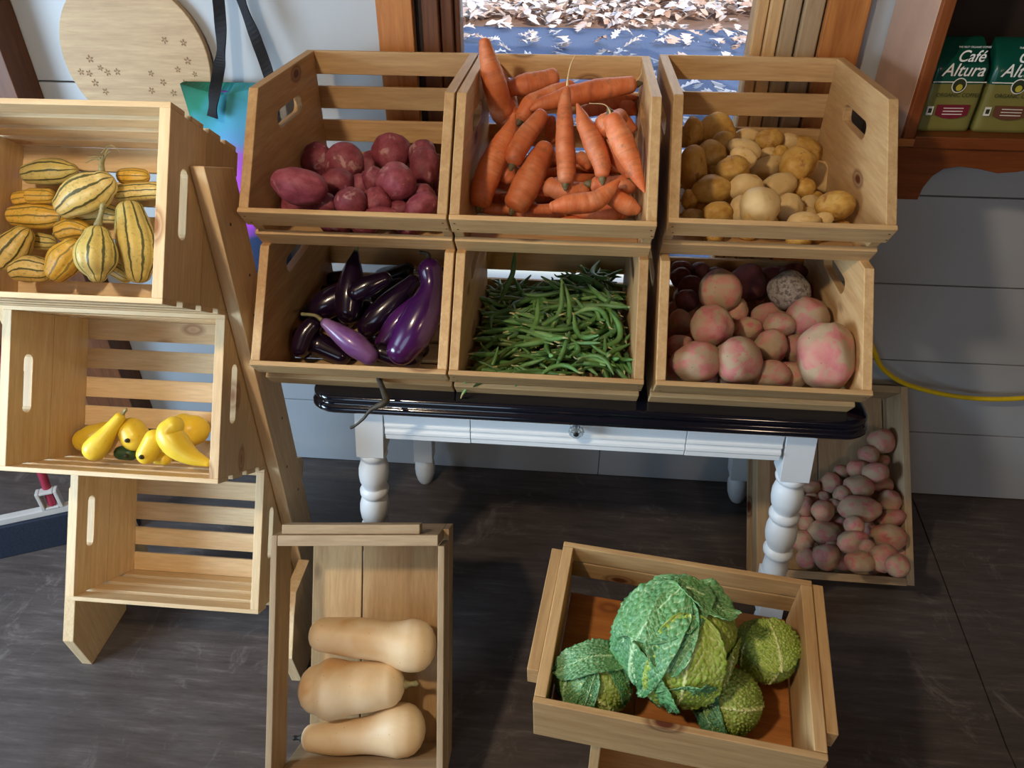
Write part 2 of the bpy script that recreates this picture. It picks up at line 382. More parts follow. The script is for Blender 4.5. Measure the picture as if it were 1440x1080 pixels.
def oakleaf(bm, c, s, rot, tilt=(0,0), full=True):
    R_ = Matrix.Rotation(rot, 3, 'Z') @ Matrix.Rotation(tilt[0], 3, 'X') @ Matrix.Rotation(tilt[1], 3, 'Y')
    half = [(0,-.62),(.03,-.4),(.16,-.36),(.10,-.22),(.30,-.16),(.14,-.02),(.36,.10),(.15,.18),(.26,.36),(.10,.36),(.0,.52)] if full else [(0,-.5),(.28,-.1),(.2,.3),(0,.5)]
    pts = half + [(-x, y) for x, y in half[-2:0:-1]]
    vs = [bm.verts.new(Vector(c) + R_ @ Vector((x*s, y*s, abs(x)*s*.35))) for x, y in pts]
    k = len(half)
    for i in range(k-1):   # strips left/right of the midrib
        a, b = vs[i], vs[i+1]; a2, b2 = vs[(-i) % len(vs)], vs[(-(i+1)) % len(vs)]
        fs = [x for n, x in enumerate((a, b, b2, a2)) if x not in (a, b, b2, a2)[:n]]
        if len(fs) > 2: bm.faces.new(fs)
leafmesh = []
for k in range(4):
    bm = bmesh.new(); oakleaf(bm, (0,0,0), 1, 0)
    for vv in bm.verts: vv.co.z += .12*sin(vv.co.y*4+k) + .08*vv.co.x
    leafmesh.append(obj('fallen_leaf', bm, M['leaf']))
rl = random.Random(5); i = -1
while i < 229:
    y = 2.7 + (rl.random()**.7)*6.6; hw = .05 + .42*y
    x = rl.uniform(-.30*y/1.84, .42*y/1.84)
    if y > 8.3 + .22*max(0, x): continue
    i += 1
    o = leafmesh[i] if i < 4 else leafmesh[i % 4].copy()
    if i >= 4: COL.objects.link(o)
    s = rl.uniform(.10, .20); o.scale = (s, s, s); o.location = (x, y, GZ+.028+rl.uniform(0,.01)); o.rotation_euler = (rl.uniform(-.25,.25), rl.uniform(-.25,.25), rl.uniform(0, 6.28))
    o.scale.x *= rl.uniform(.9, 1.3)
    tag(o, 'pale fallen oak leaf scattered on the blue grey pavement outside the window', 'leaf', 'fallen leaves on the pavement')
bm = bmesh.new()
for i in range(5200):
    y = 7.9 + rl.random()**1.4*6; x = rl.uniform(-.34*y/1.84, .48*y/1.84)
    if y < 8.35 + .22*max(0, x) + rl.uniform(-.25,.15): continue
    z = GZ + .01 + max(0, (y-7.9))*1.5/22 + rl.uniform(0, .09)
    oakleaf(bm, (x, y, z), rl.uniform(.10, .19), rl.uniform(0, 6.28), (rl.uniform(-.6,.6), rl.uniform(-.6,.6)), False)
tag(obj('leaf_litter', bm, M['leaf']), 'thick drift of pale fallen leaves beyond the pavement outside', 'leaves', kind='stuff')

# ------------------------------------------------------------------ display bins on the table
def bin_crate(x0, x1, y0, z0, label, group='display crates stacked on the table', backslats=4):
    W = x1-x0; D = .40; T = .0185; S = .010
    r = thing('wooden_crate', label, 'crate', (x0, y0, z0), group=group)
    prof = [(0,0), (-.08,.098), (.065,.274), (D,.274), (D,0)]
    hole = stadium((.205,.196), (1,0), .058, .017)
    hole = hole if len(hole) else []
    for s in (0, 1):
        xo = 0 if s == 0 else W-T
        bm = plate(prof, [hole], lambda a, b, t, xo=xo: Vector((xo+t, a, b)), T)
        obj('side_panel', bm, M['binY'], r, bevel=.0015)
    # back slats
    n = 4; h = .049; gap = (.274-n*h)/(n-1)
    for i in range(n):
        z = i*(h+gap); boxo('back_slat', (T*.0, W, D, D+S, z, z+h), M['binX'], r)
    # slanted lower front: rim slat and lower slat (outside of the panels)
    nv = Vector((0,-.098,-.08)).normalized(); e = Vector((0,-.08,.098)); L = e.length; e.normalize()
    for nm, a, b in (('front_rim_slat', L-.046, L+.004), ('lower_front_slat', .004, .046)):
        bm = bmesh.new(); p = e*a; q = e*b
        vs = []
        for x in (0, W):
            for d in (Vector(), nv*S):
                for g_ in (p, q): vs.append(bm.verts.new(Vector((x,0,0))+g_+d))
        for f in ((0,1,3,2),(4,6,7,5),(0,4,5,1),(2,3,7,6),(0,2,6,4),(1,5,7,3)): bm.faces.new([vs[i] for i in f])
        o = obj(nm, bm, M['binX'], r, bevel=.0015)
        if a > .05:
            nb = bmesh.new()
            for x in (.008, .009, W-.009, W-.008):
                for aa in (L-.012, L-.034):
                    c = Vector((x + (.004 if aa < L-.02 else 0), 0, 0)) + e*aa + nv*(S)
                    mt = Matrix.Translation(c) @ nv.to_track_quat('Z', 'Y').to_matrix().to_4x4()
                    bmesh.ops.create_circle(nb, cap_ends=True, segments=8, radius=.0016, matrix=mt)
            for vv in nb.verts: vv.co += nv*.0004
            obj('nail_heads', nb, M['metal'], o)
    # bottom slats
    n = 5; h = .07; gap = (D-n*h)/(n-1)
    for i in range(n):
        y = i*(h+gap); boxo('bottom_slat', (T+.0005, W-T-.0005, y+.001, y+h, .0, .009), M['binX'], r)
    return r
BINS = [(-.612,-.226,1.235,.762,'wooden display crate of eggplants, bottom left of the stack on the table'),
        (-.222,.147,1.235,.762,'wooden display crate of green beans, bottom middle of the stack on the table'),
        (.169,.562,1.235,.762,'wooden display crate of big pink potatoes, bottom right of the stack on the table'),
        (-.612,-.226,1.325,1.037,'wooden display crate of red potatoes, top left of the stack on the table'),
        (-.222,.147,1.325,1.037,'wooden display crate of carrots, top middle of the stack on the table'),
        (.169,.562,1.345,1.037,'wooden display crate of gold potatoes, top right of the stack on the table')]
for b in BINS: bin_crate(*b)

# ------------------------------------------------------------------ table
TZ = .76
tb = thing('kitchen_table', 'white painted farmhouse table with a black enamel top and turned legs', 'table', (.04, 1.5, 0))
tbi = Vector((-.04,-1.5,0))
TX0, TX1, TY0, TY1 = -.525, .605, 1.185, 1.80
def roundrect(x0, x1, y0, y1, r, n=7):
    p = []
    for cx, cy, a0 in ((x1-r, y0+r, -90), (x1-r, y1-r, 0), (x0+r, y1-r, 90), (x0+r, y0+r, 180)):
        for i in range(n): a = math.radians(a0+90*i/(n-1)); p.append((cx+r*cos(a), cy+r*sin(a)))
    return p
prof = [(.010,0),(.004,.002),(.0,.007),(.0,.013),(.004,.018),(.006,.0205),(.002,.023),(-.004,.028),(-.005,.034),(-.001,.040),(.008,.0425),(.03,.044)]
bm = bmesh.new(); rows = []
bm_in = [(.05, 0)] + prof
for off, dz in [(.10,0)] + prof + [(.06,.044)]:
    rows.append([bm.verts.new((x, y, TZ-dz)) for x, y in roundrect(TX0+off, TX1-off, TY0+off, TY1-off, max(.01,.05-off*.4))])
for a, b in zip(rows[:-1], rows[1:]):
    for i in range(len(a)): f = bm.faces.new((a[i], a[(i+1) % len(a)], b[(i+1) % len(a)], b[i])); f.smooth = True
bm.faces.new(rows[0]); bm.faces.new(rows[-1][::-1])
bmesh.ops.translate(bm, verts=bm.verts, vec=tbi)
obj('table_top', bm, M['enamel'], tb)
# thin white board visible behind the enamel rim
def tbx(name, d, m=M['white'], bev=.002, parent=None): 
    bm = box(bmesh.new(), *d); bmesh.ops.translate(bm, verts=bm.verts, vec=tbi); return obj(name, bm, m, parent or tb, bevel=bev)
AY0, AY1 = 1.222, 1.244
def apron_front(name, x0, x1, z0, z1, parent=None):
    pr_ = [(AY0, z1), (AY0, .668), (AY0-.003,.666), (AY0-.004,.661), (AY0-.001,.657), (AY0-.001,.653), (AY0-.005,.650), (AY0-.006,.644), (AY0-.003,.640), (AY0-.003, z0), (AY1, z0), (AY1, z1)]
    bm = bmesh.new(); A = [bm.verts.new(Vector((x0, y, z))+tbi) for y, z in pr_]; B = [bm.verts.new(Vector((x1, y, z))+tbi) for y, z in pr_]
    bm.faces.new(A); bm.faces.new(B[::-1])
    for i in range(len(A)): j = (i+1) % len(A); bm.faces.new((A[i], A[j], B[j], B[i]))
    return obj(name, bm, M['white'], parent or tb, bevel=.0008)
apron_front('front_apron', -.382, -.1965, .628, .7165)
apron_front('front_apron', .2585, .455, .628, .7165)
tbx('front_apron', (-.1965,.2585, AY0, AY1, .7085,.7165))
dr = apron_front('drawer', -.195, .257, .629, .7065)
bm = bmesh.new(); lathe(bm, [(.004,0),(.006,.006),(.010,.012),(.0155,.018),(.017,.024),(.013,.030),(.006,.032)], 10)
for vv in bm.verts: vv.co = Vector((.028, AY0-vv.co.z-.001, .693+vv.co.y)) + Vector((vv.co.x,0,0)) + tbi
for f in bm.faces: f.smooth = False
tag(obj('knob', bm, M['crystal'], dr), 'clear glass knob')
bm = bmesh.new(); lathe(bm, [(.004,0),(.007,.002),(.003,.006),(.0035,.0335),(.006,.0335),(.004,.036)], 10)
for vv in bm.verts: vv.co = Vector((.028+vv.co.x, AY0-vv.co.z-.0005, .693+vv.co.y)) + tbi
obj('knob_screw', bm, M['metal'], dr)
tbx('side_apron', (-.435,-.415,1.26,1.73,.628,.7165)); tbx('side_apron', (.487,.507,1.26,1.73,.628,.7165)); tbx('rear_apron', (-.40,.47,1.755,1.775,.628,.7165))
def leg(x, y, sx):
    bm = bmesh.new(); c = (x, y)
    box(bm, x-.031, x+.031, y-.031, y+.031, .568, .7165)
    P = [(.027,.569),(.027,.567),(.031,.565),(.033,.558),(.031,.55),(.026,.545),(.026,.540),(.030,.533),(.0345,.515),(.035,.495),(.033,.478),(.027,.463),(.026,.458),(.031,.454),(.034,.446),(.0335,.438),(.029,.432),(.027,.427),(.031,.42),(.035,.402),(.0355,.382),(.033,.362),(.028,.348),(.026,.343),(.031,.339),(.0345,.330),(.034,.322),(.029,.315),(.027,.31),(.028,.29),(.030,.27),(.027,.255),(.027,.245)]
    lathe(bm, P, 28, c)
    box(bm, x-.029, x+.029, y-.029, y+.029, .105, .246)
    lathe(bm, [(.022,.107),(.022,.098),(.028,.09),(.031,.08),(.032,.06),(.030,.035),(.024,.012),(.018,.0)], 24, c)
    for vv in bm.verts: vv.co.x += sx*.085*(.7165-vv.co.z)
    bmesh.ops.translate(bm, verts=bm.verts, vec=tbi)
    o = obj('leg', bm, M['white'], tb, bevel=.0025); return o
leg(-.412, 1.252, -1); leg(.487, 1.252, 1); leg(-.405, 1.765, -.55); leg(.487, 1.765, 1.2)

# ------------------------------------------------------------------ pine crate rack
RT = .60
rk = thing('display_rack', 'pale pine upright boards and feet that carry the three tilted crates', 'display rack', (-.89, 1.15, 0))
ri = Vector((.89,-1.15,0))
def rack_crate(z0, nm_label):
    W, HC, D, T, S = .457, .312, .240, .019, .0095
    Mx = Matrix.Identity(4)
    c = thing('rack_crate', nm_label, 'crate', (-1.122, 1.02, z0), (-RT, 0, 0), 'slatted crates in the pine rack')
    hole = stadium((.052, .165), (0,1), .048, .0125)
    for xo in (0, W-T):
        for p in ([(0,0),(.124,0),(.124,HC),(0,HC)],[(.125,0),(D,0),(D,HC),(.125,HC)]):
            b2 = plate(p, [hole] if p[0][0] == 0 else [], lambda a, b, t, xo=xo: Mx @ Vector((xo+t, a, b)), T)
            obj('end_panel_front_board' if p[0][0] == 0 else 'end_panel_rear_board', b2, M['pineZ'], c, bevel=.001)
    n = 4; w = .045; gap = (D-n*w)/(n-1)
    for i in range(n):
        y = i*(w+gap)
        obj('top_slat', box(bmesh.new(), 0, W, y, y+w, HC, HC+S, Mx), M['pineX'], c, bevel=.001)
        obj('bottom_slat', box(bmesh.new(), 0, W, y, y+w, -S, 0, Mx), M['pineX'], c, bevel=.001)
    n = 5; w = .046; gap = (HC-n*w)/(n-1)
    for i in range(n):
        z = i*(w+gap); obj('back_slat', box(bmesh.new(), 0, W, D, D+S, z, z+w, Mx), M['pineX'], c, bevel=.001)
rack_crate(1.067, 'pale pine slatted crate full of striped squashes, topmost in the rack'); rack_crate(.668, 'pale pine slatted crate with a few yellow squashes, middle of the rack'); rack_crate(.270, 'empty pale pine slatted crate, lowest in the rack')
for x0, x1 in ((-1.150,-1.123), (-.664,-.637)):
    fn = lambda a, b, t, x0=x0: Vector((x0+t, a, b)) + ri
    bm = plate([(1.215,.0),(1.315,.0),(1.315,1.185),(1.205,1.225)], [], fn, x1-x0)
    o = obj('upright_board', bm, M['pineZ'], rk, bevel=.0015)
    nb = bmesh.new()
    for y, z in ((1.25,1.1),(1.28,.98),(1.26,.78),(1.28,.62),(1.25,.5),(1.28,.40),(1.26,.9)):
        mt = Matrix.Translation(Vector((x1+.0006 if x0 > -1 else x0-.0006, y, z))+ri) @ Matrix.Rotation(PI/2, 4, 'Y')
        bmesh.ops.create_circle(nb, cap_ends=True, segments=8, radius=.0035, matrix=mt)
    obj('screw_heads', nb, M['metal'], o)
    xx = (x0-.0, x0+.020)
    fn = lambda a, b, t, x0=x0: Vector((x0+t-(.028 if x0 < -1 else -.028), a, b)) + ri
    bm = plate(([(1.022,.0),(1.19,.0),(1.315,.22),(1.315,.42),(1.215,.42),(1.065,.20),(1.006,.115)] if x0 < -1 else [(1.022,.0),(1.19,.0),(1.20,.10),(1.20,.24),(1.10,.24),(1.065,.20),(1.006,.115)]), [], fn, .027)
    obj('foot_board', bm, M['pineZ'], rk, bevel=.0015)

# ------------------------------------------------------------------ plain leaning crates
def frame_axes(yaw, t, roll=0):
    a = Vector((cos(yaw), sin(yaw), 0)); b = Vector((-sin(yaw), cos(yaw), 0)); z = Vector((0,0,1))
    up = b*sin(t)+z*cos(t); n = -b*cos(t)+z*sin(t)
    return a*cos(roll)+up*sin(roll), -a*sin(roll)+up*cos(roll), n
def frame_matrix(o, ax):
    a, u, n = ax; m = Matrix((a, u, n)).transposed().to_4x4(); m.translation = Vector(o); return m
BS = 1.1126; W, L, D, T = .3175*BS, .457*BS, .19*BS, .013
# butternut crate : local x width, y up the long side, z out of the opening (rim at z=0)
Mx = frame_matrix((-.496*BS,.614*BS,1.65-(1.65-.295)*BS), frame_axes(.088,.695))
bc = thing('wooden_crate', 'upended weathered crate with three butternut squashes leaning in front of the table', 'crate', group=None); bc.matrix_world = Mx
def lb(nm, d, m, p, bev=.0015): return obj(nm, box(bmesh.new(), *d), m, p, bevel=bev)
lb('side_panel', (0,T,0,L,-.10,0), M['oldY'], bc); 
bmg = (0,T,0,L,-D,-.135)
lb('side_panel', (W-T,W,-.0,L-.022,-.10,0), M['oldY'], bc); lb('side_panel', (W-T,W,0,L,-D,-.108), M['oldY'], bc)
lb('end_panel', (T+.0005,W-T-.0005,L-.022,L,-D,0), M['oldX'], bc); lb('end_panel', (T+.0005,W-T-.0005,0,.022,-D,0), M['oldX'], bc)
lb('handle_cleat', (.018,W-.052,L+.0005,L+.020,-.055,-.012), M['oldX'], bc); lb('handle_cleat', (.018,W-.04,-.020,-.0005,-.055,-.012), M['oldX'], bc)
lb('base_board', (T+.018,T+.131,0,L,-D-.012,-D-.0005), M['binY'], bc); lb('base_board', (T+.134,W,0,L,-D-.012,-D-.0005), M['binY'], bc)
# cabbage crate
CM = frame_matrix((-.025,.701,.532), frame_axes(-.126,1.44))
cc = thing('wooden_crate', 'honey coloured wooden crate of four savoy cabbages with cleats on both ends', 'crate'); cc.matrix_world = CM
W, L, D, T = .46, .30, .125, .014
lb('front_board', (0,W,-.011,0,-D,0), M['binX'], cc)
lb('rear_board', (0,W,L,L+.011,-.045,0), M['binX'], cc); lb('rear_board', (0,W,L,L+.011,-.096,-.050), M['binX'], cc)
for x0, x1 in ((0,.020),(W-.020,W)): lb('end_panel', (x0,x1,.0005,L-.0005,-D,0), M['binY'], cc)
lb('handle_cleat', (-.021,-.0005,.045,L-.005,-.052,-.006), M['binY'], cc); lb('handle_cleat', (W+.0005,W+.021,.035,L+.008,-.052,-.006), M['binY'], cc)
lb('base_board', (.022,W*.36,0,L-.02,-D-.010,-D-.0005), M['orangeX'], cc); lb('base_board', (W*.36+.003,W*.7,0,L,-D-.010,-D-.0005), M['orangeX'], cc); lb('base_board', (W*.7+.003,W-.022,0,L,-D-.010,-D-.0005), M['orangeX'], cc)
# crate below
uc = thing('wooden_crate', 'open fronted crate standing beneath the cabbage crate, only its top edge showing', 'crate', (.078,.715,0), (0,0,-.126))
W2 = .40
lb('side_panel', (0,.018,0,.235,0,.385), M['binZ'], uc); lb('side_panel', (W2-.018,W2,0,.235,0,.385), M['binZ'], uc)
lb('back_board', (.0185,W2-.0185,.222,.234,0,.385), M['binX'], uc); lb('bottom_board', (.0185,W2-.0185,.001,.2215,.0,.012), M['binX'], uc)
lb('top_board', (.0185,W2-.0185,.03,.2215,.372,.384), M['binX'], uc)
# floor crate with pink potatoes
PM = frame_matrix((.542,1.392,.079), frame_axes(.05,.808,-.042))
pc = thing('wooden_crate', 'large grey weathered crate of small pink potatoes leaning on the wall right of the table', 'crate'); pc.matrix_world = PM
W, L, D, T = .42, .545, .09, .020
lb('side_rail', (0,.036,0,L,-D*.5,0), M['oldY'], pc); lb('side_rail', (W-T,W,0,L,-D,0), M['oldY'], pc)
lb('bottom_rail', (.037,W-T-.0005,-.002,.019,-D,0), M['oldX'], pc); lb('top_rail', (.037,W-T-.0005,L-.02,L,-D,0), M['oldX'], pc)
for x0, x1 in ((.0,.20),(.203,W-T-.012)): lb('back_board', (x0,x1,0,L,-D-.010,-D-.0005), M['oldY'], pc)
lb('back_board', (W-T-.008,W,0,L,-D-.010,-D-.0005), M['oldY'], pc)

# ------------------------------------------------------------------ hutch and coffee bags
hu = thing('wall_hutch', 'reddish brown wall hutch with a scalloped valance under its shelf at the upper right', 'shelf', (1.2,1.72,1.18)); hi = Vector((-1.2,-1.72,-1.18))
def hb(nm, d, m, bev=.002): bm = box(bmesh.new(), *d); bmesh.ops.translate(bm, verts=bm.verts, vec=hi); return obj(nm, bm, m, hu, bevel=bev)
tag(hb('side_panel', (.667,.681,1.613,1.84,1.172,2.3), plain('painted mauve side', (172,140,122), .6)), 'pinkish tan painted side panel')
hb('front_stile', (.667,.690,1.598,1.6125,1.172,2.3), M['hutchZ'])
hb('shelf_board', (.690,1.62,1.596,1.839,1.170,1.194), M['hutchX']); hb('side_panel', (1.62,1.64,1.6,1.84,1.0,2.3), M['hutchZ'])
hb('back_panel', (.681,1.62,1.827,1.839,1.195,2.3), plain('shade darkened hutch back', (38,26,20), .8)); hb('top_board', (.690,1.62,1.6,1.826,1.9,1.92), M['hutchX'])  # shade of the recess is put into the back panel's dark colour
bm = plate([(.667,1.169),(.667,1.058),(.738,1.058),(.741,1.085),(.752,1.110),(.770,1.126),(.80,1.132),(.84,1.128),(.88,1.120),(.92,1.124),(.96,1.136),(1.1,1.14),(1.5,1.14),(1.56,1.10),(1.6,1.058),(1.619,1.058),(1.619,1.169)], [], lambda a, b, t: Vector((a,1.604+t,b))+hi, .018)
obj('scalloped_valance', bm, M['hutchX'], hu, bevel=.001)
hb('side_bracket', (.667,.682,1.6225,1.84,1.06,1.169), plain('bluish bracket', (120,130,140), .6))
hb('shelf_nose', (.655,.689,1.590,1.5975,1.174,1.190), M['orangeX'])
cbtop = plain('dark green bag foil', (10,76,62), .3, nz=.1, bump=0); cblow = plain('olive bag foil', (128,124,66), .35, nz=.08, bump=0)
cbwhite = plain('bag white print', (235,235,228), .5, bump=0); cbred = plain('bag maroon label', (120,24,44), .5, bump=0); cbbrown = plain('bag brown label', (105,62,44), .5, bump=0)
cbdark = plain('bag dark print', (40,50,30), .5, bump=0); cbyel = plain('bag yellow print', (190,180,60), .5, bump=0)
def text(s, size, loc, m, parent, shear=0, sx=1, bold=0):
    c = bpy.data.curves.new('lettering', 'FONT'); c.body = s; c.size = size; c.shear = shear; c.align_x = 'CENTER'; c.extrude = .0001; c.offset = bold; c.materials.append(m)
    o = bpy.data.objects.new('lettering', c); COL.objects.link(o); me = bpy.data.meshes.new_from_object(o); bpy.data.objects.remove(o)
    o = bpy.data.objects.new('lettering', me); link(o, parent); o.location = loc; o.rotation_euler = (PI/2, 0, 0); o.scale = (sx, 1, 1); return o
def coffee_bag(x, label, red, lean):
    w, d, h = .108, .066, .172
    r = thing('coffee_bag', label, 'coffee bag', (x, 1.668, 1.1945), (0, 0, lean), 'coffee bags on the hutch shelf')
    bm = bmesh.new(); nx, nz = 16, 22; rows = []
    for j in range(nz+1):
        v = j/nz; z = v*h; row = []
        dp = d*(1 - .08*(1-v)**4) * (1 if v < .72 else max(.16, 1-((v-.72)/.28)**1.6*.86)); ww = w*(1-.05*sin(v*PI)*0 - (.10*((v-.75)/.25) if v > .75 else 0))
        per = 2*nx
        for k in range(4*nx):
            a = 2*PI*k/(4*nx); ex = .28
            cx = math.copysign(abs(cos(a))**ex, cos(a))*ww/2; cy = math.copysign(abs(sin(a))**ex, sin(a))*dp/2
            q = Vector((cx, cy, z)); q.y += (.004*noise.noise(Vector((cx*30, cy*30, z*22+x*9))))*(1+1.5*v)*(1 if cy > -dp*.4 else .45)
            q.y += max(0, v-.72)*.10
            row.append(bm.verts.new(q))
        rows.append(row)
    for a_, b_ in zip(rows[:-1], rows[1:]):
        for k in range(len(a_)):
            f = bm.faces.new((a_[k], a_[(k+1) % len(a_)], b_[(k+1) % len(a_)], b_[k])); f.smooth = True
            zc = (a_[k].co.z+b_[k].co.z)/2; f.material_index = 1 if zc < h*.56 else 0
    bm.faces.new(rows[0][::-1]); bm.faces.new(rows[-1])
    body = obj('bag_body', bm, [cbtop, cblow], r)
    fy = -d/2-.0022
    boxo('printed_line', (-.052,.052,fy-.0002,fy+.002,h*.565,h*.575), cbwhite, r, bevel=0)
    text('Café', .030, (.006, fy-.001, .137), cbwhite, r, .25, .95, .0003)
    text('Altura', .034, (.0, fy-.001, .110), cbwhite, r, .25, .95, .0003)
    text('THE FIRST ORGANIC COFFEE', .0048, (.006, fy-.001, .162), cbwhite, r)
    text('ORGANIC COFFEE', .0105, (.004, fy-.001, .070), cbdark, r)
    bm = bmesh.new(); bmesh.ops.create_circle(bm, cap_ends=True, segments=28, radius=.0145, matrix=Matrix.Translation((0,fy-.0004,.092)) @ Matrix.Rotation(PI/2, 4, 'X')); e = obj('emblem', bm, cbwhite, r)
    bm = bmesh.new(); bmesh.ops.create_circle(bm, cap_ends=True, segments=28, radius=.0125, matrix=Matrix.Translation((0,fy-.0009,.092)) @ Matrix.Rotation(PI/2, 4, 'X')); obj('emblem_field', bm, cbdark, e)
    bm = bmesh.new(); bmesh.ops.create_circle(bm, cap_ends=True, segments=16, radius=.0065, matrix=Matrix.Translation((.001,fy-.0014,.088)) @ Matrix.Rotation(PI/2, 4, 'X')); obj('emblem_centre', bm, cbyel, e)
    obj('label_panel', plate([(-.030,.054),(.036,.054),(.035,.034),(.018,.028),(.003,.0265),(-.012,.028),(-.029,.034)], [], lambda a, b, t: Vector((a, fy-.0004+t, b)), .002), red, r)
    for q in range(3): boxo('label_print', (-.016,.024,fy-.0008,fy-.0002,.035+.006*q,.0365+.006*q), cbwhite, r, bevel=0)
    boxo('seal', (-.048,-.036,fy-.0004,fy+.002,.034,.051), cbwhite, r, bevel=0)
    boxo('seal_print', (-.0455,-.0385,fy-.0008,fy-.0002,.038,.047), cbdark, r, bevel=0)
    return r
coffee_bag(.757, 'green and olive coffee bag with a maroon label, nearer the hutch side', cbred, .05)
coffee_bag(.874, 'green and olive coffee bag with a brown label, cut by the picture edge', cbbrown, -.02)

# ------------------------------------------------------------------ round board, tote bag, hose, broom
rb = thing('round_cutting_board', 'round pale wooden board with burnt little flowers hanging on the white wall', 'board', (-1.068,1.818,1.265))
bm = bmesh.new(); n = 72
for a, b in ((.0,.018),):
    lo = [bm.verts.new((.182*cos(2*PI*i/n), 0, .182*sin(2*PI*i/n))) for i in range(n)]; hi_ = [bm.verts.new((.182*cos(2*PI*i/n), b, .182*sin(2*PI*i/n))) for i in range(n)]
    bm.faces.new(lo); bm.faces.new(hi_[::-1])
    for i in range(n): j = (i+1) % n; bm.faces.new((lo[i], lo[j], hi_[j], hi_[i]))
brd = obj('board_disc', bm, M['ply'], rb, bevel=.002)
bm = bmesh.new()
for fx, fz, s in [(-.115,.0,1.1),(-.148,-.03,1),(-.128,-.033,1),(-.095,-.02,.9),(-.12,-.055,1.1),(-.08,-.03,1),(-.055,-.028,1),(.03,-.03,.9),(.055,-.05,1),(.085,.045,1),(.13,.04,1),(.13,.0,1.1),(.10,-.02,.9),(-.10,-.075,1),(.02,-.07,1),(.11,-.05,.9),(.075,-.075,1),(.14,-.03,.8)]:
    for k in range(5):
        a = 2*PI*k/5 + fx*40
        mt = Matrix.Translation((fx+.0052*s*cos(a), -.0006, fz+.0052*s*sin(a))) @ Matrix.Rotation(-a, 4, 'Y') @ Matrix.Rotation(PI/2, 4, 'X') @ Matrix.Diagonal((1,.55,1,1))
        bmesh.ops.create_circle(bm, cap_ends=True, segments=8, radius=.0036*s, matrix=mt)
obj('flower_pattern', bm, M['burn'], brd)
bm = bmesh.new(); 
for s in (-1, 1): tube(bm, [(s*.045,-.001,.145,.0016),(s*.05,-.008,.16,.0016),(s*.06,.004,.20,.0016)], 8, 4)
obj('hanging_cord', bm, M['darkstem'], rb)
# tote bag
t = NT('tie dye tote cloth'); tc = t.new('ShaderNodeTexCoord'); sp = t.new('ShaderNodeSeparateXYZ'); t.link(tc.outputs['Object'], sp.inputs[0])
v = t.coord('Object', rnd=False); nz = t.noise(v, 7, 3)
m1 = t.new('ShaderNodeMath', operation='MULTIPLY_ADD'); t.link(nz, m1.inputs[0]); m1.inputs[1].default_value = .16; t.link(sp.outputs['Z'], m1.inputs[2])
m2 = t.new('ShaderNodeMath', operation='MULTIPLY_ADD'); t.link(sp.outputs['X'], m2.inputs[0]); m2.inputs[1].default_value = -.55; t.link(m1.outputs[0], m2.inputs[2])
mr = t.new('ShaderNodeMapRange'); t.link(m2.outputs[0], mr.inputs[0]); mr.inputs[1].default_value = -.25; mr.inputs[2].default_value = .36
t.color(t.ramp(mr.outputs[0], [(0, srgb(30,50,80)), (.25, srgb(40,60,100)), (.31, srgb(190,70,215)), (.60, srgb(175,80,210)), (.66, srgb(90,150,200)), (.78, srgb(70,160,190)), (.88, srgb(20,120,95)), (1, srgb(16,80,60))])); t.inp('Roughness', .8)
M['tote'] = t.m
tt = thing('tote_bag', 'teal blue and purple tote bag hung by black straps behind the crates', 'bag', (-.85,1.79,1.0))
bm = bmesh.new(); nu, nv = 18, 26; F_ = []; B_ = []
for j in range(nv+1):
    v_ = j/nv; z = -.28 + .50*v_; hw = .075+.030*v_ if True else 0
    rf = []; rbk = []
    for i in range(nu+1):
        u_ = i/nu*2-1; x = u_*hw + .004*(1-v_)
        th_ = .022*(1-u_*u_)**.5*(.5+1.0*sin(v_*PI)) + .008*noise.noise(Vector((x*14, z*9, 3)))
        zt = z - (.022*(1-abs(u_))*(v_**6))
        rf.append(bm.verts.new((x, -abs(th_)-.002, zt))); rbk.append(bm.verts.new((x, .02, z)))
    F_.append(rf); B_.append(rbk)
for G in (F_, B_):
    for j in range(nv):
        for i in range(nu): f = bm.faces.new((G[j][i], G[j][i+1], G[j+1][i+1], G[j+1][i])); f.smooth = True
for j in range(nv): bm.faces.new((F_[j][0], F_[j+1][0], B_[j+1][0], B_[j][0])); bm.faces.new((F_[j][-1], B_[j][-1], B_[j+1][-1], F_[j+1][-1]))
for i in range(nu): bm.faces.new((F_[0][i], B_[0][i], B_[0][i+1], F_[0][i+1])); bm.faces.new((F_[-1][i], F_[-1][i+1], B_[-1][i+1], B_[-1][i]))
body = obj('bag_body', bm, M['tote'], tt)
boxo('lining_band', (-.09,.10,-.006,.016,.196,.206), plain('purple lining', (110,40,120), .8), tt)
def strap(P, w=.026, th=.003):
    bm = bmesh.new(); C_ = catmull([tuple(p)+(0,) for p in P], 8); rows = []
    for i, c in enumerate(C_):
        c3 = Vector(c[:3]); d = (Vector(C_[min(i+1,len(C_)-1)][:3])-Vector(C_[max(i-1,0)][:3])).normalized(); tw = .5*sin(i*.35)
        s = d.cross(Vector((0,1,0))).normalized(); s = (s*cos(tw)+Vector((0,1,0))*sin(tw)); nn = d.cross(s)
        rows.append([bm.verts.new(c3+s*a*w/2+nn*b*th/2) for a, b in ((-1,-1),(1,-1),(1,1),(-1,1))])
    for a, b in zip(rows[:-1], rows[1:]):
        for k in range(4): bm.faces.new((a[k], a[(k+1) % 4], b[(k+1) % 4], b[k]))
    bm.faces.new(rows[0]); bm.faces.new(rows[-1]); return obj('strap', bm, M['black'], tt)
strap([(-.022,-.045,.155),(-.008,-.045,.20),(.012,-.03,.26),(.022,-.012,.31),(.035,-.008,.40),(.04,-.006,.50),(.045,.0,.62)])
strap([(.125,-.03,.16),(.13,-.03,.24),(.108,-.012,.32),(.088,-.008,.40),(.075,-.004,.50),(.06,.0,.62)])
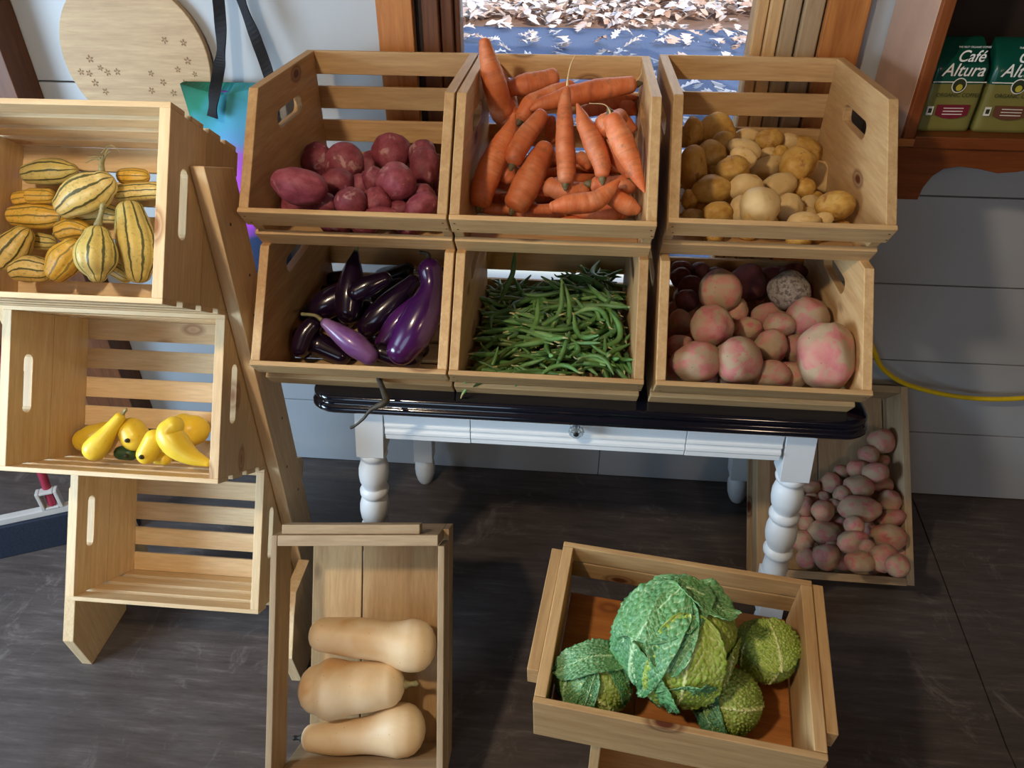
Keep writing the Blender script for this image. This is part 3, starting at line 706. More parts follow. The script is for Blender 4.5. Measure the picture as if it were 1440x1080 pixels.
# hose
bm = bmesh.new(); tube(bm, [(.60,1.81,.80,.0068),(.74,1.80,.72,.0068),(.815,1.80,.60,.0068),(.845,1.80,.55,.0068),(.885,1.80,.495,.0068),(.962,1.80,.448,.0068),(1.078,1.80,.419,.0068),(1.187,1.80,.411,.0068),(1.30,1.80,.422,.0068),(1.5,1.80,.46,.0068),(1.8,1.81,.6,.0068)], 14, 8)
tag(obj('yellow_hose', bm, M['hose'], center=True), 'yellow hose sagging along the white board wall right of the table', 'hose')
# broom
br = thing('push_broom', 'push broom with grey white head and dark pink handle behind the pine rack', 'broom', (-1.45,1.42,.0))
Rz = Matrix.Rotation(.42, 4, 'Z')
def bb(nm, d, m, bev=.003): return obj(nm, box(bmesh.new(), *d, Rz), m, br, bevel=bev)
bb('head', (-.24,.20,-.012,.012,.115,.137), M['plastic']); bb('bristles', (-.235,.195,-.020,.020,.0,.1145), M['bristle'])
bm = bmesh.new(); 
for d in ((-.028,-.018,-.014,.012,.1375,.20),(.018,.028,-.014,.012,.1375,.20),(-.0175,.0175,-.014,.012,.192,.20),(-.0175,.0175,-.014,.012,.1375,.144)): box(bm, *d, Rz)
obj('socket', bm, M['plastic'], br, bevel=.002)
bm = bmesh.new(); tube(bm, [(0,0,.150,.011),(-.01,.03,.30,.0115),(-.06,.14,.80,.0115),(-.12,.30,1.5,.0115)], 14, 6)
obj('handle', bm, M['pink'], br)
# resting places of the produce in metres (solved so that each piece lies on its neighbours)
POTS = {"red":{"vis":[[-0.5658,1.6037,1.1185,0.0155,0.0199,0,1.653,453.3333,217.7778],[-0.4235,1.4027,1.1238,0.0217,0.0237,0,1.476,508.8889,262.2222],[-0.3934,1.3879,1.1461,0.0213,0.0213,0,1.449,525.5556,251.1111],[-0.4714,1.3175,1.1185,0.0226,0.0189,0,1.413,458.8889,287.2222],[-0.5615,1.5594,1.1202,0.0324,0.0337,0,1.617,435.2778,225.5556],[-0.4751,1.4762,1.1457,0.0375,0.0347,0,1.527,485.2778,228.8889],[-0.3387,1.5995,1.1262,0.0305,0.0261,0,1.629,593.6111,217.7778],[-0.409,1.6067,1.1242,0.0416,0.0373,0,1.641,550.5556,216.3889],[-0.299,1.3848,1.1143,0.0234,0.0234,0,1.458,593.6111,276.1111],[-0.3353,1.3383,1.1051,0.0191,0.0153,0,1.428,561.6667,294.1667],[-0.3125,1.4964,1.1333,0.028,0.0378,0,1.539,597.7778,235.8333],[-0.345,1.373,1.1451,0.0314,0.0364,0,1.434,557.5,256.6667],[-0.4642,1.382,1.1361,0.0291,0.0253,0,1.455,475.5556,258.0556],[-0.5105,1.2985,1.1591,0.046,0.0313,15,1.377,421.3889,262.2222],[-0.378,1.3354,1.1167,0.0273,0.0258,0,1.422,529.7222,285.8333],[-0.4191,1.3058,1.1268,0.0279,0.0261,0,1.395,493.6111,285.8333],[-0.5415,1.3719,1.0948,0.0394,0.0276,0,1.476,424.1667,287.2222],[-0.3612,1.3008,1.1073,0.028,0.0142,0,1.398,536.6667,302.5],[-0.2894,1.333,1.1127,0.0321,0.0246,-30,1.416,593.6111,291.3889]],"fill":[[-0.5373,1.4786,1.07,0.0259],[-0.3327,1.6078,1.074,0.0313],[-0.4081,1.4368,1.07,0.0258],[-0.5368,1.415,1.07,0.0254],[-0.538,1.552,1.074,0.031],[-0.5399,1.6671,1.07,0.0278],[-0.3982,1.6488,1.074,0.0313],[-0.4392,1.3965,1.078,0.0288],[-0.3261,1.3551,1.07,0.0264],[-0.3458,1.4522,1.07,0.0268],[-0.5006,1.6078,1.07,0.0245],[-0.3038,1.6742,1.074,0.0296],[-0.2804,1.6113,1.09,0.0263],[-0.288,1.5572,1.07,0.0273],[-0.4673,1.3433,1.078,0.0317],[-0.2749,1.5072,1.07,0.0273],[-0.3272,1.5248,1.086,0.0291],[-0.3785,1.5392,1.07,0.0253],[-0.295,1.4165,1.074,0.03],[-0.4112,1.3492,1.07,0.0278],[-0.4665,1.5297,1.07,0.028],[-0.4759,1.6647,1.074,0.0307],[-0.4477,1.4802,1.09,0.0312],[-0.4918,1.4178,1.086,0.0247],[-0.3547,1.4048,1.09,0.0278],[-0.5563,1.6083,1.074,0.0297]]},"gold":{"vis":[[0.285,1.7133,1.1371,0.0167,0.019,0,1.671,989.6296,199.2593],[0.3783,1.7117,1.1494,0.0293,0.0179,0,1.656,1050.3704,193.3333],[0.472,1.7101,1.1407,0.0235,0.0198,0,1.653,1109.6296,200.7407],[0.4239,1.6912,1.1512,0.027,0.0214,0,1.635,1082.3704,196.8889],[0.3035,1.6771,1.167,0.0393,0.0347,0,1.623,1007.4074,187.4074],[0.3125,1.6222,1.161,0.0234,0.0234,0,1.581,1017.7778,202.2222],[0.2511,1.659,1.1686,0.0207,0.0344,0,1.611,974.8148,188.8889],[0.3519,1.5907,1.1585,0.0319,0.0213,20,1.554,1047.4074,211.1111],[0.4225,1.6668,1.1272,0.0195,0.0149,0,1.629,1081.4815,217.037],[0.4411,1.6471,1.1386,0.0146,0.0128,0,1.605,1097.7778,214.0741],[0.3423,1.5527,1.1528,0.0252,0.0196,25,1.527,1044.4444,222.963],[0.283,1.5843,1.1475,0.0302,0.0258,0,1.56,1000.0,218.5185],[0.5122,1.7018,1.1262,0.0329,0.0259,35,1.65,1149.6296,212.5926],[0.4157,1.6326,1.1057,0.0359,0.0253,-15,1.614,1078.5185,237.7778],[0.243,1.5404,1.132,0.0271,0.0438,0,1.536,974.8148,237.7778],[0.3188,1.5144,1.1431,0.03,0.0244,0,1.503,1031.1111,237.7778],[0.2871,1.5595,1.1223,0.0133,0.0124,0,1.554,1002.3704,240.7407],[0.4551,1.5545,1.0839,0.0098,0.0098,0,1.56,1112.5926,270.3704],[0.4665,1.591,1.1291,0.0365,0.0312,30,1.563,1121.4815,232.7407],[0.5361,1.6531,1.0795,0.0443,0.0363,15,1.635,1170.3704,252.5926],[0.4206,1.5315,1.1026,0.0332,0.0271,-20,1.533,1094.8148,262.963],[0.4779,1.5435,1.0969,0.0206,0.0176,0,1.542,1131.8519,265.037],[0.3395,1.463,1.1251,0.031,0.0243,0,1.47,1049.4815,262.963],[0.2762,1.4692,1.1156,0.0355,0.0279,0,1.485,1002.3704,266.5185],[0.2331,1.4623,1.0957,0.0149,0.0192,0,1.494,970.3704,280.7407],[0.4821,1.5016,1.0786,0.0182,0.0173,0,1.518,1138.6667,287.5556],[0.4717,1.473,1.0707,0.0179,0.0128,0,1.5,1134.8148,300.0],[0.4978,1.4004,1.1158,0.0334,0.025,0,1.413,1174.8148,289.6296],[0.4324,1.4664,1.0818,0.0263,0.0272,0,1.491,1109.6296,293.4815],[0.321,1.3958,1.1052,0.0183,0.0236,0,1.428,1041.4815,294.0741],[0.5161,1.3981,1.079,0.0155,0.0082,0,1.431,1182.2222,316.2963],[0.4719,1.3699,1.1019,0.0167,0.0119,0,1.398,1158.5185,307.4074],[0.2788,1.3874,1.0985,0.0277,0.0212,0,1.428,1010.3704,300.0],[0.2359,1.4108,1.0796,0.0208,0.0158,0,1.461,974.8148,305.3333],[0.3469,1.3589,1.1228,0.0347,0.0324,0,1.386,1068.1481,292.5926],[0.4337,1.3546,1.1006,0.0277,0.0178,0,1.389,1131.8519,311.8519]],"fill":[[0.272,1.3722,1.062,0.0194],[0.3112,1.704,1.066,0.0206],[0.2748,1.6946,1.062,0.0194],[0.4218,1.7025,1.07,0.0256],[0.4947,1.6065,1.062,0.0185],[0.472,1.3965,1.066,0.0233],[0.2504,1.5276,1.062,0.0196],[0.3782,1.4868,1.066,0.0224],[0.4701,1.6255,1.09,0.0239],[0.2543,1.4367,1.062,0.0183],[0.3889,1.4281,1.062,0.0199],[0.317,1.4873,1.066,0.023],[0.5031,1.4267,1.078,0.0237],[0.2665,1.6489,1.062,0.0182],[0.5011,1.5341,1.066,0.0239],[0.3034,1.6117,1.062,0.0183],[0.2521,1.4915,1.078,0.0211],[0.2156,1.6343,1.062,0.0191],[0.3403,1.4002,1.066,0.0239],[0.3839,1.6731,1.062,0.0204],[0.4021,1.57,1.062,0.0194],[0.4355,1.368,1.066,0.0228],[0.3072,1.582,1.086,0.0215],[0.5088,1.6877,1.066,0.0224],[0.3132,1.5482,1.062,0.0201],[0.3236,1.6619,1.066,0.0224],[0.4328,1.5689,1.082,0.0191],[0.468,1.666,1.062,0.0184],[0.3576,1.6631,1.086,0.0185],[0.3568,1.4589,1.086,0.0197]]},"pink":{"vis":[[0.2578,1.6028,0.8743,0.0221,0.0161,0,1.734,957.7895,377.6908],[0.302,1.6032,0.8694,0.0201,0.0181,0,1.734,984.2764,381.3027],[0.3395,1.5883,0.8697,0.0239,0.0159,0,1.719,1008.3554,386.1185],[0.3981,1.5997,0.8577,0.024,0.02,0,1.731,1042.066,390.9343],[0.4711,1.6025,0.8683,0.0299,0.0179,0,1.722,1087.816,386.1185],[0.5094,1.5832,0.8883,0.0274,0.0157,0,1.692,1116.7108,381.3027],[0.2533,1.568,0.8673,0.023,0.0198,0,1.71,956.5856,390.9343],[0.2753,1.5282,0.8603,0.028,0.0264,0,1.68,972.2369,406.5856],[0.2559,1.4508,0.8729,0.0224,0.0224,0,1.611,966.2172,422.2369],[0.4364,1.5649,0.8506,0.0237,0.0217,0,1.704,1068.5529,405.3817],[0.2872,1.253,0.8026,0.0172,0.0138,0,1.488,996.3159,533.0002],[0.3607,1.2297,0.8231,0.0118,0.0151,0,1.452,1054.1055,533.0002],[0.4459,1.246,0.8252,0.0243,0.0236,0,1.458,1114.3029,528.1844],[0.397,1.5332,0.8784,0.0385,0.0347,0,1.665,1050.4936,398.158],[0.5558,1.5953,0.8438,0.0339,0.0239,0,1.722,1156.4411,404.1777],[0.5541,1.5388,0.8318,0.0351,0.0468,20,1.683,1162.4609,427.0527],[0.3569,1.4119,0.8679,0.0219,0.0292,20,1.575,1036.0462,440.2962],[0.4305,1.423,0.8589,0.0367,0.0257,-10,1.584,1083.0002,443.908],[0.227,1.2809,0.8549,0.0248,0.0258,0,1.485,956.5856,489.6581],[0.2372,1.3846,0.8545,0.0225,0.0262,0,1.569,956.5856,453.5396],[0.4585,1.4287,0.9157,0.0389,0.036,0,1.554,1109.0055,409.7159],[0.3169,1.4244,0.9115,0.0405,0.0384,0,1.563,1012.6896,409.7159],[0.4906,1.3738,0.886,0.0402,0.0374,0,1.524,1135.2516,446.3159],[0.464,1.3272,0.8389,0.0274,0.0263,0,1.515,1116.7108,489.6581],[0.5935,1.5045,0.7887,0.0155,0.0124,40,1.677,1186.5399,461.9673],[0.3735,1.3597,0.8596,0.0292,0.0235,0,1.536,1052.1791,463.1712],[0.431,1.35,0.8806,0.0294,0.0231,0,1.512,1096.2437,455.9475],[0.2858,1.3037,0.8955,0.0383,0.0369,0,1.476,1000.6501,458.837],[0.4127,1.3098,0.8519,0.0319,0.0284,20,1.497,1084.9266,486.7686],[0.397,1.2241,0.842,0.0325,0.0239,0,1.434,1084.2042,525.295],[0.3276,1.2241,0.8663,0.0389,0.0436,0,1.425,1036.0462,508.1989],[0.2509,1.2199,0.8646,0.0436,0.0364,-10,1.428,979.4606,508.1989],[0.4948,1.2389,0.8768,0.0486,0.0591,0,1.419,1161.2569,501.6976]],"fill":[[0.5024,1.5608,0.806,0.0295],[0.3402,1.2509,0.802,0.0263],[0.345,1.278,0.842,0.0246],[0.4903,1.3492,0.802,0.0274],[0.2221,1.2513,0.81,0.032],[0.3709,1.3984,0.802,0.0263],[0.4087,1.4837,0.802,0.0247],[0.3687,1.4423,0.83,0.029],[0.2357,1.4027,0.806,0.0295],[0.244,1.5167,0.802,0.0251],[0.3167,1.347,0.802,0.0266],[0.2511,1.4744,0.83,0.0287],[0.5056,1.305,0.818,0.0246],[0.3227,1.5156,0.802,0.0264],[0.3764,1.3367,0.802,0.0282],[0.2737,1.5852,0.802,0.0286],[0.4327,1.5843,0.806,0.0295],[0.4151,1.3603,0.83,0.0269],[0.2699,1.2835,0.826,0.0307],[0.2823,1.3359,0.842,0.0284],[0.4549,1.2836,0.802,0.0247],[0.4372,1.4452,0.814,0.0275],[0.221,1.3501,0.802,0.0257],[0.3522,1.5082,0.842,0.025]]},"floorpink":{"vis":[[0.8959,1.6116,0.1868,0.0191,0.0167,0,2.091,1233.7582,698.5655],[0.9345,1.4705,0.1124,0.0144,0.0144,0,2.016,1266.3604,778.5892],[0.8803,1.4679,0.0529,0.0187,0.0164,0,2.052,1229.3124,798.4469],[0.7438,1.5485,0.1371,0.0178,0.0178,0,2.079,1158.1802,734.1316],[0.8025,1.5298,0.1241,0.0236,0.0236,0,2.067,1189.3005,747.4689],[0.855,1.5535,0.146,0.0236,0.0236,0,2.07,1215.9751,732.6497],[0.9046,1.7145,0.3055,0.03,0.0342,0,2.106,1238.7967,620.6165],[0.9177,1.6891,0.2573,0.0156,0.0144,0,2.112,1242.6497,647.291],[0.8675,1.6826,0.2804,0.0251,0.0269,0,2.097,1221.31,639.2887],[0.796,1.6544,0.2338,0.0204,0.018,0,2.106,1182.7801,663.8886],[0.8343,1.6471,0.2552,0.0285,0.0238,0,2.085,1206.1944,659.4428],[0.7634,1.6217,0.2175,0.0286,0.0262,0,2.091,1168.5536,679.8933],[0.7299,1.617,0.1941,0.015,0.012,0,2.103,1149.2887,689.0812],[0.7054,1.607,0.2144,0.0214,0.0178,0,2.085,1140.3972,684.3391],[0.9052,1.6247,0.2198,0.0273,0.0214,0,2.082,1241.1678,682.2644],[0.8691,1.6128,0.2752,0.032,0.0268,0,2.043,1232.2762,664.4813],[0.8234,1.5872,0.2447,0.0361,0.0291,0,2.043,1207.9727,683.4499],[0.713,1.5961,0.1823,0.0179,0.0155,0,2.094,1141.8791,700.0474],[0.7441,1.5947,0.192,0.0166,0.0149,0,2.085,1159.0694,697.9727],[0.777,1.565,0.2294,0.0221,0.0221,0,2.037,1184.8548,695.6017],[0.7572,1.5422,0.2099,0.0197,0.0162,25,2.031,1175.0741,710.4209],[0.6894,1.565,0.1777,0.0213,0.0266,0,2.073,1132.9876,711.9028],[0.9104,1.5761,0.2076,0.0304,0.0274,0,2.049,1250.0593,703.9004],[0.719,1.5233,0.2035,0.0277,0.0259,0,2.022,1156.6983,718.4232],[0.8094,1.5147,0.227,0.0512,0.0324,8,1.995,1209.1583,715.7558],[0.9121,1.5335,0.1836,0.0347,0.0231,-15,2.028,1254.505,728.2039],[0.7717,1.5236,0.1609,0.0279,0.0245,0,2.043,1178.9271,735.6135],[0.6946,1.5397,0.1359,0.0201,0.0213,0,2.076,1133.8767,736.2063],[0.8546,1.5144,0.1532,0.0191,0.0197,0,2.034,1222.7919,744.505],[0.7843,1.4665,0.2141,0.0235,0.0213,0,1.965,1201.1559,737.9846],[0.7245,1.4832,0.1616,0.0425,0.031,8,2.013,1159.6621,748.9508],[0.89,1.4763,0.1679,0.0431,0.0318,10,1.992,1250.0593,754.8785],[0.6666,1.467,0.1406,0.0264,0.0287,0,2.016,1128.5418,760.8062],[0.7382,1.4404,0.1514,0.0198,0.0158,0,1.983,1171.5175,769.6977],[0.7755,1.4239,0.1913,0.0377,0.0288,-8,1.944,1199.674,762.8809],[0.796,1.3862,0.2136,0.02,0.0189,0,1.899,1220.4209,770.5868],[0.8191,1.3448,0.225,0.0328,0.0318,0,1.857,1242.6497,784.5169],[0.792,1.471,0.0682,0.0246,0.0263,0,2.052,1184.8548,788.9627],[0.6735,1.4236,0.12,0.0261,0.0238,0,1.992,1135.0622,785.406],[0.7116,1.4028,0.1536,0.0306,0.0317,0,1.953,1162.626,783.035],[0.76,1.3341,0.2172,0.0318,0.0265,0,1.857,1209.1583,789.8518],[0.8309,1.2998,0.2486,0.0268,0.0237,0,1.806,1261.9146,795.4831]],"fill":[]}}
